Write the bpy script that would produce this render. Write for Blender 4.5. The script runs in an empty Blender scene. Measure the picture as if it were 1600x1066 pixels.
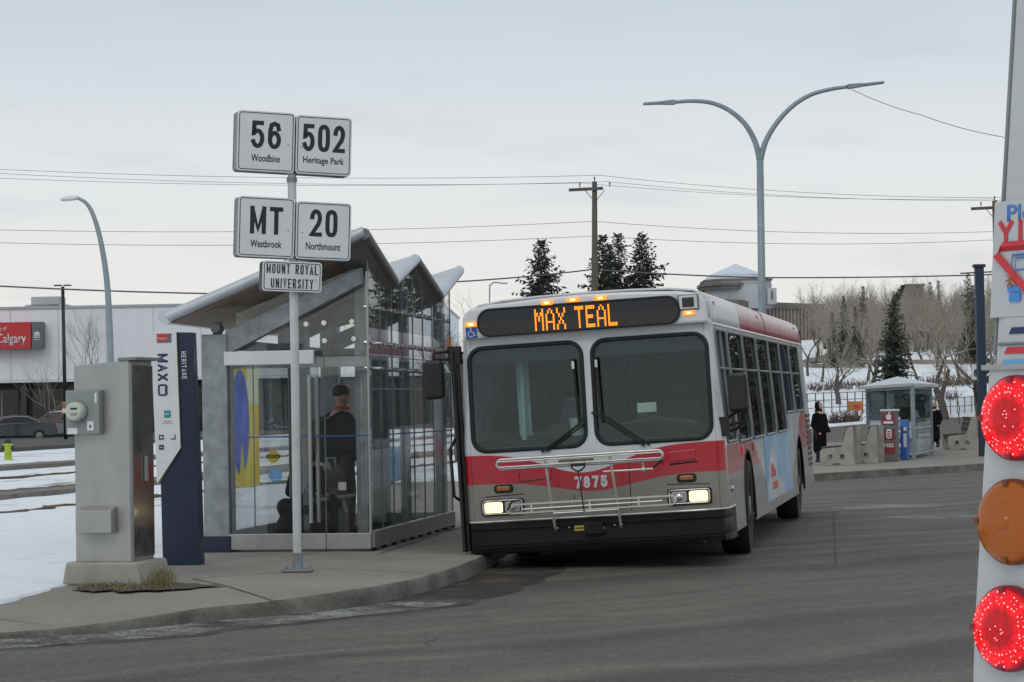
import bpy, bmesh, math, random
from math import sin, cos, pi, radians, atan, exp, sqrt, hypot
from mathutils import Matrix, Vector, Euler, noise
from mathutils.geometry import tessellate_polygon
scene = bpy.context.scene
COL = scene.collection
V = Vector
# ------------------------------------------------------------------ camera
FPX, HCAM = 3750.0, 1.5
CAMR = Matrix.Rotation(pi/2 + atan(107/FPX), 3, 'X') @ Matrix.Rotation(radians(-1.0), 3, 'Z')
cd = bpy.data.cameras.new('camera'); cam = bpy.data.objects.new('camera', cd); COL.objects.link(cam)
cd.sensor_fit = 'HORIZONTAL'; cd.sensor_width = 36; cd.lens = FPX/1600*36
cd.clip_start = 0.1; cd.clip_end = 4000
cam.matrix_world = Matrix.Translation((0, 0, HCAM)) @ CAMR.to_4x4()
scene.camera = cam
def at(px, py, Y):
    d = CAMR @ V(((px-800)/FPX, -(py-533)/FPX, -1)); return d*(Y/d.y) + V((0, 0, HCAM))
def ground(px, py, z=0.0):
    d = CAMR @ V(((px-800)/FPX, -(py-533)/FPX, -1)); return d*((z-HCAM)/d.z) + V((0, 0, HCAM))
# ------------------------------------------------------------------ view, world, sun
scene.view_settings.view_transform = 'Standard'; scene.view_settings.look = 'None'
scene.view_settings.exposure = 0.0; scene.view_settings.gamma = 1.0
scene.cycles.transparent_max_bounces = 32; scene.cycles.max_bounces = 8
SUN_EL, SUN_AZ = radians(40), radians(200)
w = bpy.data.worlds.new('World'); scene.world = w; w.use_nodes = True
nt = w.node_tree; nt.nodes.clear()
def wn(t): return nt.nodes.new(t)
wo = wn('ShaderNodeOutputWorld'); bg = wn('ShaderNodeBackground'); tc = wn('ShaderNodeTexCoord')
sky = wn('ShaderNodeTexSky'); sky.sky_type = 'NISHITA'; sky.sun_disc = False
sky.sun_elevation = SUN_EL; sky.sun_rotation = SUN_AZ
skys = wn('ShaderNodeMix'); skys.data_type = 'RGBA'; skys.blend_type = 'MULTIPLY'; skys.inputs[0].default_value = 1
skys.inputs[7].default_value = (.08, .08, .08, 1); nt.links.new(sky.outputs[0], skys.inputs[6])
sx = wn('ShaderNodeSeparateXYZ'); nt.links.new(tc.outputs['Generated'], sx.inputs[0])
rp = wn('ShaderNodeValToRGB'); cr = rp.color_ramp
cr.elements[0].position = 0.0; cr.elements[0].color = (.85, .835, .80, 1)
cr.elements[1].position = 1.0; cr.elements[1].color = (.62, .66, .70, 1)
for p, c in ((.05, (.84, .835, .815, 1)), (.10, (.785, .81, .825, 1)), (.165, (.605, .68, .74, 1)), (.35, (.62, .68, .73, 1))):
    e = cr.elements.new(p); e.color = c
nt.links.new(sx.outputs[2], rp.inputs[0])
mp = wn('ShaderNodeMapping'); mp.inputs['Scale'].default_value = (7, 7, 38); nt.links.new(tc.outputs['Generated'], mp.inputs[0])
nz = wn('ShaderNodeTexNoise'); nz.inputs['Scale'].default_value = 1.3; nz.inputs['Detail'].default_value = 4; nt.links.new(mp.outputs[0], nz.inputs[0])
nr = wn('ShaderNodeMapRange'); nr.inputs[1].default_value = .52; nr.inputs[2].default_value = .78; nr.inputs[3].default_value = 0; nr.inputs[4].default_value = .5
nt.links.new(nz.outputs[0], nr.inputs[0])
cl = wn('ShaderNodeMix'); cl.data_type = 'RGBA'; cl.inputs[7].default_value = (.585, .62, .665, 1)
nt.links.new(nr.outputs[0], cl.inputs[0]); nt.links.new(rp.outputs[0], cl.inputs[6])
mx = wn('ShaderNodeMix'); mx.data_type = 'RGBA'; mx.inputs[0].default_value = .95
nt.links.new(skys.outputs[2], mx.inputs[6]); nt.links.new(cl.outputs[2], mx.inputs[7])
nt.links.new(mx.outputs[2], bg.inputs[0]); bg.inputs[1].default_value = 1.0; nt.links.new(bg.outputs[0], wo.inputs[0])
sl = bpy.data.lights.new('sun', 'SUN'); sl.energy = 0.6; sl.angle = radians(25); sl.color = (1, .96, .9)
so = bpy.data.objects.new('sun', sl); COL.objects.link(so)
so.rotation_euler = (pi/2 - SUN_EL, 0, pi - SUN_AZ)
# ------------------------------------------------------------------ materials
class NT:
    def __init__(s, name):
        s.m = bpy.data.materials.new(name); s.m.use_nodes = True; s.t = s.m.node_tree; s.t.nodes.clear()
        s.out = s.n('ShaderNodeOutputMaterial'); s.tc = s.n('ShaderNodeTexCoord')
    def n(s, t): return s.t.nodes.new(t)
    def l(s, a, b):
        if hasattr(a, 'is_linked'): s.t.links.new(a, b)
        elif b.type == 'RGBA': b.default_value = (*a[:3], 1)
        else: b.default_value = a
    def math(s, op, a, b=0.0, c=None):
        n = s.n('ShaderNodeMath'); n.operation = op; s.l(a, n.inputs[0]); s.l(b, n.inputs[1])
        if c is not None: s.l(c, n.inputs[2])
        return n.outputs[0]
    def rng(s, v, a, b, c=0.0, d=1.0):
        n = s.n('ShaderNodeMapRange'); s.l(v, n.inputs[0])
        for i, q in enumerate((a, b, c, d)): n.inputs[i+1].default_value = q
        return n.outputs[0]
    def mix(s, f, a, b):
        n = s.n('ShaderNodeMix'); n.data_type = 'RGBA'; s.l(f, n.inputs[0]); s.l(a, n.inputs[6]); s.l(b, n.inputs[7]); return n.outputs[2]
    def noise(s, scale, detail=4, stretch=None, rough=.55, dist=0.0):
        n = s.n('ShaderNodeTexNoise'); n.inputs['Scale'].default_value = scale; n.inputs['Detail'].default_value = detail
        n.inputs['Roughness'].default_value = rough; n.inputs['Distortion'].default_value = dist
        src = s.tc.outputs['Object']
        if stretch:
            m = s.n('ShaderNodeMapping'); m.inputs['Scale'].default_value = stretch; s.t.links.new(src, m.inputs[0]); src = m.outputs[0]
        s.t.links.new(src, n.inputs[0]); return n.outputs[0]
    def xyz(s, geo=False):
        n = s.n('ShaderNodeSeparateXYZ'); s.t.links.new(s.tc.outputs['Normal' if geo else 'Object'], n.inputs[0]); return n.outputs
    def bump(s, h, strength=.3, dist=.01):
        n = s.n('ShaderNodeBump'); n.inputs['Strength'].default_value = strength; n.inputs['Distance'].default_value = dist; s.l(h, n.inputs['Height']); return n.outputs[0]
    def pbr(s, col, rough=.6, metal=0.0, normal=None, spec=.5, coat=0.0):
        b = s.n('ShaderNodeBsdfPrincipled'); s.l(col, b.inputs['Base Color']); s.l(rough, b.inputs['Roughness']); s.l(metal, b.inputs['Metallic'])
        b.inputs['Specular IOR Level'].default_value = spec; b.inputs['Coat Weight'].default_value = coat; b.inputs['Coat Roughness'].default_value = .06
        if normal is not None: s.l(normal, b.inputs['Normal'])
        s.t.links.new(b.outputs[0], s.out.inputs[0]); return b
def basic(name, c, rough=.6, metal=0.0, var=.18, scale=4.0, bump=0.0, bscale=60.0, spec=.5, coat=0.0, stretch=None):
    s = NT(name); f = s.noise(scale, 5, stretch); f = s.rng(f, .3, .7)
    lo = tuple(x*(1-var) for x in c); hi = tuple(min(1, x*(1+var)) for x in c)
    nrm = s.bump(s.noise(bscale, 4), bump) if bump else None
    r = s.rng(s.noise(scale*2.3, 3), .3, .7, max(.02, rough-.08), min(1, rough+.08))
    s.pbr(s.mix(f, lo, hi), r, metal, nrm, spec, coat); return s.m
def emit(name, c, st, base=None):
    s = NT(name); b = s.pbr(base or c, .35); s.l(c, b.inputs['Emission Color']); b.inputs['Emission Strength'].default_value = st; return s.m
def glassm(name, tint, refl=.06, rough=.0, gain=1.0, dirt=0.0):
    s = NT(name); tr = s.n('ShaderNodeBsdfTransparent'); tr.inputs[0].default_value = (*tint, 1)
    gl = s.n('ShaderNodeBsdfGlossy'); gl.inputs['Roughness'].default_value = rough; gl.inputs[0].default_value = (.95, .97, 1, 1)
    fr = s.n('ShaderNodeFresnel'); fr.inputs[0].default_value = 1.5
    f = s.math('ADD', s.math('MULTIPLY', fr.outputs[0], gain), refl); f.node.use_clamp = True
    ms = s.n('ShaderNodeMixShader'); s.l(f, ms.inputs[0]); s.t.links.new(tr.outputs[0], ms.inputs[1]); s.t.links.new(gl.outputs[0], ms.inputs[2])
    o = ms.outputs[0]
    if dirt:
        df = s.n('ShaderNodeBsdfDiffuse'); df.inputs[0].default_value = (.4, .4, .39, 1)
        m2 = s.n('ShaderNodeMixShader'); s.l(s.rng(s.noise(2.0, 5), .4, .75, dirt*.3, dirt), m2.inputs[0]); s.t.links.new(o, m2.inputs[1]); s.t.links.new(df.outputs[0], m2.inputs[2]); o = m2.outputs[0]
    s.t.links.new(o, s.out.inputs[0]); return s.m
M = {}
def mk(k, *a, **kw): M[k] = basic(k, *a, **kw)
mk('shaded_white', (.47, .485, .49), .35, var=.05, coat=.2)  # near bus white, with the shade on its rear put into the colour
mk('white_paint', (.64, .66, .68), .35, var=.06, coat=.3)
mk('sign_white', (.68, .70, .73), .45, var=.05, scale=3)
mk('ink', (.018, .018, .022), .6, var=.1)
mk('grey_back', (.20, .21, .21), .5, var=.12)
mk('pole_steel', (.56, .57, .58), .42, .25, var=.1, scale=6)
mk('galv', (.255, .28, .29), .5, .3, var=.22, scale=9, bump=.05)
mk('lamp_grey', (.25, .30, .33), .5, .2, var=.1)
mk('stainless', (.385, .38, .37), .42, .6, var=.10, scale=5, stretch=(1, 1, .3))
mk('stainless_dark', (.30, .28, .26), .16, .85, var=.14, scale=3)
mk('roof_metal', (.52, .56, .60), .38, .35, var=.08)
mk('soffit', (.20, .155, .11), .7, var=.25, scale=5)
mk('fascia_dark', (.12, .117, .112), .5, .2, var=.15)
mk('navy', (.010, .017, .046), .4, var=.15)
mk('blue_post', (.012, .03, .065), .5, var=.15)
mk('navy_ink', (.02, .03, .10), .5, var=.1)
mk('red', (.50, .018, .028), .34, var=.07, coat=.3)
mk('sign_red', (.55, .03, .04), .45, var=.05)
mk('black', (.013, .013, .014), .5, var=.2)
mk('rubber', (.016, .016, .017), .75, var=.25, scale=12)
mk('bumper', (.013, .012, .0125), .5, var=.3, scale=3, bump=.08, bscale=30, spec=.25)
mk('silver', (.66, .65, .63), .38, .7, var=.12, scale=8)
mk('chrome', (.62, .62, .62), .2, .9, var=.1)
mk('teal', (.01, .25, .25), .5, var=.05)
mk('concrete', (.30, .285, .26), .85, var=.2, scale=3, bump=.25, bscale=90)
mk('bench_concrete', (.33, .31, .27), .85, var=.18, scale=4, bump=.2)
mk('dark_wood', (.05, .048, .045), .7, var=.3, scale=6)
mk('yellow', (.55, .44, .03), .55, var=.15, scale=3)
mk('poster_blue', (.05, .20, .52), .55, var=.2, scale=5)
mk('poster_pale', (.70, .72, .58), .6, var=.1)
mk('sky_blue', (.16, .42, .72), .5, var=.1)
mk('meter_grey', (.24, .27, .26), .5, var=.1)
mk('meter_face', (.50, .52, .45), .3, var=.1)
mk('lime', (.40, .50, .04), .5, var=.15)
mk('bin_blue', (.02, .13, .42), .5, var=.2)
mk('box_blue', (.02, .10, .33), .45, var=.12)
mk('box_grey', (.13, .135, .14), .5, var=.12)
mk('maroon', (.23, .02, .04), .5, var=.1)
mk('orange_wood', (.42, .17, .05), .7, var=.2)
mk('jacket', (.013, .015, .021), .85, var=.3, scale=14, bump=.2, bscale=30)
mk('black_coat', (.008, .008, .009), .95, spec=.1, var=.3, scale=14)
mk('brown_trousers', (.085, .062, .046), .9, var=.2, scale=12)
mk('dark_trousers', (.016, .016, .02), .9, var=.2)
mk('skin', (.46, .26, .19), .55, var=.06)
mk('blonde', (.24, .13, .06), .6, var=.2, scale=30)
mk('dark_hair', (.02, .014, .011), .6, var=.2)
mk('knit_black', (.016, .016, .017), .95, var=.3, scale=40)
mk('pale_hood', (.52, .56, .62), .8, var=.1)
mk('coral', (.45, .07, .05), .8, var=.1)
mk('pack', (.014, .015, .017), .7, var=.3)
mk('tan', (.16, .13, .09), .8, var=.2)
mk('wood_pole', (.10, .085, .072), .85, var=.3, scale=2, stretch=(3, 3, .3), bump=.3)
mk('wire', (.10, .10, .11), .6)
mk('bark', (.105, .088, .072), .9, var=.3, scale=6, bump=.3)
mk('twig', (.30, .265, .225), .9, var=.25, scale=2)
mk('twig_pale', (.30, .27, .22), .9, var=.25, scale=2)
mk('needle', (.034, .042, .027), .8, var=.45, scale=3)
mk('needle_far', (.058, .062, .050), .85, var=.35, scale=1)
mk('cladding', (.76, .79, .82), .5, var=.04, scale=.4, stretch=(6, 6, .3))
mk('dark_wall', (.04, .038, .037), .6, var=.3, scale=.5)
mk('dark_pane', (.012, .012, .014), .12, var=.2)
mk('stone', (.30, .265, .23), .85, var=.2, scale=.6, bump=.2, bscale=5)
mk('stone_dark', (.16, .147, .133), .85, var=.2, scale=.6)
mk('stone_pale', (.42, .44, .46), .8, var=.12, scale=.5)
mk('skylight', (.60, .66, .74), .4, var=.06)
mk('car_dark', (.03, .034, .034), .22, .3, var=.1, coat=.6)
mk('car_grey', (.13, .145, .155), .22, .4, var=.1, coat=.6)
mk('dead_grass', (.12, .09, .055), .95, var=.4, scale=20, bump=.5)
mk('grass_blade', (.16, .15, .07), .9, var=.3)
mk('soil', (.085, .070, .056), .95, var=.4, scale=12, bump=.5)
mk('path_grey', (.17, .155, .14), .9, var=.25, scale=3)
mk('seat_blue', (.03, .05, .10), .8, var=.2)
mk('interior', (.42, .47, .46), .7, var=.2)
mk('interior_pale', (.50, .60, .58), .6, var=.1)
mk('cup', (.45, .5, .47), .5, var=.08)
mk('amber_lens', (.33, .10, .012), .25, var=.2, scale=60, coat=.5)
mk('scrub', (.10, .075, .06), .95, var=.35, scale=3)
def banner(name, c):
    s = NT(name); f = s.rng(s.noise(3, 4), .3, .7); col = s.mix(f, tuple(x*.88 for x in c), c); d = s.n('ShaderNodeBsdfDiffuse'); t = s.n('ShaderNodeBsdfTranslucent'); s.l(col, d.inputs[0]); s.l(col, t.inputs[0])
    m = s.n('ShaderNodeMixShader'); m.inputs[0].default_value = .8; s.t.links.new(d.outputs[0], m.inputs[1]); s.t.links.new(t.outputs[0], m.inputs[2]); s.t.links.new(m.outputs[0], s.out.inputs[0]); return s.m
def poster():
    s = NT('poster_print'); x, y, z = s.xyz(); y = s.math('MULTIPLY_ADD', y, 1.52, -.015)
    def ell(cy, cz, ry, rz, e=.06):
        a = s.math('DIVIDE', s.math('SUBTRACT', y, cy), ry); b = s.math('DIVIDE', s.math('SUBTRACT', z, cz), rz)
        return s.rng(s.math('ADD', s.math('MULTIPLY', a, a), s.math('MULTIPLY', b, b)), 1-e, 1+e, 1, 0)
    tone = s.rng(s.noise(3, 4), .3, .7)
    c = s.mix(tone, (.80, .66, .02), (.95, .85, .05))
    c = s.mix(s.math('MULTIPLY', s.rng(y, 1.72, 1.74), s.rng(z, 1.44, 1.46)), c, (.92, .93, .80))
    c = s.mix(s.math('MULTIPLY', s.rng(y, .78, .76), s.rng(z, 1.70, 1.72)), c, (.12, .38, .85))
    c = s.mix(ell(1.26, 1.20, .74, .58, .03), c, (.92, .92, .70)); c = s.mix(ell(1.26, 1.20, .70, .555, .03), c, (.88, .76, .04))
    bl = s.mix(s.rng(s.noise(5, 4), .35, .65), (.03, .24, .72), (.12, .42, .92)); c = s.mix(ell(1.34, 1.27, .52, .54), c, bl)
    leg = s.math('SUBTRACT', s.math('ABSOLUTE', s.math('SUBTRACT', y, 1.42)), s.math('MULTIPLY', s.math('SUBTRACT', 1.05, z), .45)); c = s.mix(s.rng(leg, 0, .02, 1, 0), c, (.85, .74, .04))
    d = s.n('ShaderNodeBsdfDiffuse'); t = s.n('ShaderNodeBsdfTranslucent'); s.l(c, d.inputs[0]); s.l(c, t.inputs[0])
    m = s.n('ShaderNodeMixShader'); m.inputs[0].default_value = .75; s.t.links.new(d.outputs[0], m.inputs[1]); s.t.links.new(t.outputs[0], m.inputs[2]); s.t.links.new(m.outputs[0], s.out.inputs[0]); return s.m
M['poster_print'] = poster()
M['glass'] = glassm('clear_glass', (.965, .975, .97), .012, .0, .6, .025)
M['side_glass'] = glassm('side_glass', (.93, .945, .94), .015, .0, .32, .05)
M['windshield'] = glassm('windshield', (.82, .91, .90), .010, .0, .50, .008)
M['bus_glass'] = glassm('tinted_glass', (.16, .175, .175), .03, .0, .62, .06)
M['far_glass'] = glassm('far_glass', (.86, .92, .91), .03, .0, .6, .04)
M['amber_on'] = emit('amber_on', (1, .30, .02), 1.1, (.7, .25, .03))
M['amber_core'] = emit('amber_core', (1, .72, .25), 3.0)
M['led'] = emit('led', (1, .27, .012), 1.5)
M['headlight_on'] = emit('headlight_on', (1, .74, .36), 1.75)
M['red_lens'] = emit('red_lens', (1, .004, .025), .22, (.22, .002, .008))
M['red_led'] = emit('red_led', (1, .22, .20), 2.1)
M['tail_red'] = emit('tail_red', (1, .03, .05), .25, (.4, .01, .02))
# asphalt
def asphalt(name, lo, hi, tracks=True):
    s = NT(name); big = s.rng(s.noise(.25, 6, None, .65, .8), .36, .66)
    mid = s.rng(s.noise(4.5, 6, None, .75), .38, .66); sp1 = s.rng(s.noise(20, 3), .52, .70); sp2 = s.rng(s.noise(25, 2, (1, 1, 1.3)), .60, .72); fine = s.rng(s.noise(90, 2), .3, .7)
    c = s.mix(big, lo, hi); c = s.mix(s.math('MULTIPLY', mid, .5), c, tuple(x*.62 for x in lo))
    if tracks:
        xyz = s.xyz(); dx = s.math('ADD', xyz[0], 3.0); dy = s.math('SUBTRACT', xyz[1], 42.0)
        r = s.math('ADD', s.math('SUBTRACT', s.math('MULTIPLY', xyz[1], .80), s.math('MULTIPLY', xyz[0], .60)), s.math('MULTIPLY', s.noise(.2, 5, None, .6), 2.6))
        def band(sc_, off, a, b, det):
            n1 = s.n('ShaderNodeTexNoise'); n1.noise_dimensions = '1D'; n1.inputs['Scale'].default_value = sc_; n1.inputs['Detail'].default_value = det; s.l(s.math('ADD', r, off), n1.inputs['W']); return s.rng(n1.outputs[0], a, b)
        brk = s.rng(s.noise(.45, 5, None, .6), .36, .62)
        c = s.mix(s.math('MULTIPLY', s.math('MULTIPLY', band(1.3, 0, .44, .62, 5), brk), .5), c, (hi[0]*1.65, hi[1]*1.58, hi[2]*1.48))
        c = s.mix(s.math('MULTIPLY', s.math('MULTIPLY', band(1.0, 40, .48, .64, 4), s.rng(s.noise(.6, 4), .32, .56)), .6), c, tuple(x*.45 for x in lo))
        dn = s.rng(s.noise(.9, 5, None, .7), .60, .70); c = s.mix(s.math('MULTIPLY', dn, .55), c, tuple(x*.42 for x in lo))
        vo = s.n('ShaderNodeTexVoronoi'); vo.feature = 'DISTANCE_TO_EDGE'; vo.inputs['Scale'].default_value = .16; wv = s.n('ShaderNodeMapping'); s.t.links.new(s.tc.outputs['Object'], wv.inputs[0])
        nn = s.n('ShaderNodeTexNoise'); nn.inputs['Scale'].default_value = .8; nn.inputs['Detail'].default_value = 6; s.t.links.new(s.tc.outputs['Object'], nn.inputs[0])
        av = s.n('ShaderNodeVectorMath'); av.operation = 'ADD'; s.t.links.new(wv.outputs[0], av.inputs[0]); s.t.links.new(nn.outputs['Color'], av.inputs[1]); s.t.links.new(av.outputs[0], vo.inputs['Vector'])
        ck = s.math('MULTIPLY', s.rng(vo.outputs[0], .0, .0045, 1, 0), s.rng(s.noise(.3, 3), .5, .6)); c = s.mix(s.math('MULTIPLY', ck, .8), c, (.02, .019, .018))
    c = s.mix(s.math('MULTIPLY', sp1, .55), c, tuple(x*.35 for x in lo)); c = s.mix(s.math('MULTIPLY', sp2, .45), c, (.40, .38, .35)); c = s.mix(s.math('MULTIPLY', fine, .3), c, tuple(x*.5 for x in lo))
    s.pbr(c, s.rng(big, 0, 1, .72, .9), 0, s.bump(s.noise(45, 4), .6, .01), .3); return s.m
M['asphalt'] = asphalt('asphalt', (.112, .101, .088), (.170, .155, .136))
M['asphalt_far'] = asphalt('asphalt_far', (.085, .082, .08), (.13, .125, .12), False)
def concrete_pave():
    s = NT('pavement_concrete'); a = s.rng(s.noise(.7, 6, None, .65), .35, .7); b = s.rng(s.noise(9, 5), .3, .7); f = s.rng(s.noise(140, 2), .3, .7)
    c = s.mix(a, (.262, .236, .206), (.37, .345, .312)); c = s.mix(s.math('MULTIPLY', b, .4), c, (.19, .172, .152)); c = s.mix(s.math('MULTIPLY', f, .35), c, (.16, .15, .135))
    s.pbr(c, .88, 0, s.bump(s.noise(120, 3), .35, .005), .3); return s.m
M['pavement'] = concrete_pave()
def kerbm():
    s = NT('kerb_concrete'); a = s.rng(s.noise(1.6, 6, None, .7), .35, .65); b = s.rng(s.noise(40, 4), .35, .7)
    c = s.mix(a, (.10, .091, .08), (.25, .232, .208)); c = s.mix(s.math('MULTIPLY', b, .5), c, (.075, .068, .06)); s.pbr(c, .9, 0, s.bump(s.noise(60, 4), .5, .01), .3); return s.m
M['kerb'] = kerbm()
def snowm(name, dirt):
    s = NT(name); a = s.rng(s.noise(.5, 7, (1, .35, 1), .7, .8), .55, .66); b = s.rng(s.noise(2.6, 6, None, .7), .55, .8)
    c = s.mix(s.math('MULTIPLY', b, .75), (.82, .85, .89), (.50, .51, .53)); yy = s.xyz()[1]; c = s.mix(s.math('MULTIPLY', a, s.rng(yy, 24, 40, dirt*.5, dirt*2.6)), c, (.17, .135, .095))
    s.pbr(c, .75, 0, s.bump(s.noise(4, 8, None, .65), .6, .06), .25); return s.m
M['snow'] = snowm('snow', .33); M['snow_far'] = snowm('snow_far', .2)
def slush():
    s = NT('slush'); d = s.n('ShaderNodeBsdfDiffuse'); d.inputs[0].default_value = (.50, .50, .49, 1); t = s.n('ShaderNodeBsdfTransparent')
    m = s.n('ShaderNodeMixShader'); a = s.rng(s.noise(1.7, 8, None, .8), .42, .62); b = s.rng(s.noise(22, 5, None, .7), .3, .6)
    s.l(s.math('MULTIPLY', s.math('MULTIPLY', a, b), .8), m.inputs[0]); s.t.links.new(t.outputs[0], m.inputs[1]); s.t.links.new(d.outputs[0], m.inputs[2]); s.t.links.new(m.outputs[0], s.out.inputs[0]); return s.m
M['slush'] = slush()
def damp():
    s = NT('damp'); d = s.n('ShaderNodeBsdfPrincipled'); d.inputs['Base Color'].default_value = (.03, .027, .024, 1); d.inputs['Roughness'].default_value = .55; t = s.n('ShaderNodeBsdfTransparent')
    m = s.n('ShaderNodeMixShader'); s.l(s.math('MULTIPLY', s.rng(s.noise(1.6, 7, None, .7), .36, .62), .8), m.inputs[0]); s.t.links.new(t.outputs[0], m.inputs[1]); s.t.links.new(d.outputs[0], m.inputs[2]); s.t.links.new(m.outputs[0], s.out.inputs[0]); return s.m
M['damp'] = damp()
# bus liveries, in the body's own coordinates (x across, y back, z up)
RED, WHT, GRY = (.47, .008, .022), (.60, .63, .655), (.26, .238, .208)
def livery_front():
    s = NT('livery_front'); x, y, z = s.xyz()
    def gau(x0, wd): q = s.math('DIVIDE', s.math('SUBTRACT', x, x0), wd); return s.math('EXPONENT', s.math('MULTIPLY', s.math('MULTIPLY', q, q), -1.0))
    top = s.math('SUBTRACT', 1.125, s.math('MULTIPLY', gau(-.09, .51), .22)); bot = s.math('SUBTRACT', .845, s.math('MULTIPLY', gau(0, .5), .12))
    c = s.mix(s.rng(s.math('SUBTRACT', z, bot), -.004, .004), GRY, RED); c = s.mix(s.rng(s.math('SUBTRACT', z, top), -.004, .004), c, WHT)
    d = s.math('MULTIPLY', s.rng(s.noise(3, 6, None, .7), .4, .75), s.rng(z, .4, 1.1, .6, .04)); c = s.mix(d, c, (.16, .135, .11))
    s.pbr(c, s.rng(s.noise(5, 4), .3, .7, .28, .45), 0, None, .5, .25); return s.m
def livery_side():
    s = NT('livery_side'); x, y, z = s.xyz()
    def gau(y0, wd): q = s.math('DIVIDE', s.math('SUBTRACT', y, y0), wd); return s.math('EXPONENT', s.math('MULTIPLY', s.math('MULTIPLY', q, q), -1.0))
    bot = s.math('ADD', .80, 0.0)
    top = s.math('SUBTRACT', s.math('ADD', 1.07, s.math('MULTIPLY', gau(10.6, 1.6), .80)), s.math('MULTIPLY', s.rng(y, 2.8, 4.2), .5))
    c = s.mix(s.rng(s.math('SUBTRACT', z, bot), -.005, .005), (.30, .28, .26), RED); c = s.mix(s.rng(s.math('SUBTRACT', z, top), -.005, .005), c, WHT)
    film = s.math('MULTIPLY', s.rng(s.noise(1.4, 6, None, .7), .3, .75), .5); c = s.mix(film, c, (.34, .30, .27))
    s.pbr(c, s.rng(s.noise(5, 4), .3, .7, .22, .4), 0, None, .5, .3); return s.m
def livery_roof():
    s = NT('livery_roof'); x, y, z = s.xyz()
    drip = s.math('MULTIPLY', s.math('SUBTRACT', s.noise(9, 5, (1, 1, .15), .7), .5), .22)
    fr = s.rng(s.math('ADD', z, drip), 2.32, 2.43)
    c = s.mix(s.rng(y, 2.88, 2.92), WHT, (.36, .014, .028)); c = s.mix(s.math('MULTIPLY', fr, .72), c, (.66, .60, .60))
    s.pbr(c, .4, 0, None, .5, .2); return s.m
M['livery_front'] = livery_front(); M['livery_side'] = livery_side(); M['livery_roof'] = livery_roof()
def adm():
    s = NT('ad_print'); x, y, z = s.xyz(); c = s.mix(s.rng(s.noise(1.4, 3), .35, .65), (.16, .36, .56), (.34, .52, .66)); s.pbr(c, .4); return s.m
M['ad'] = adm()
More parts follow.
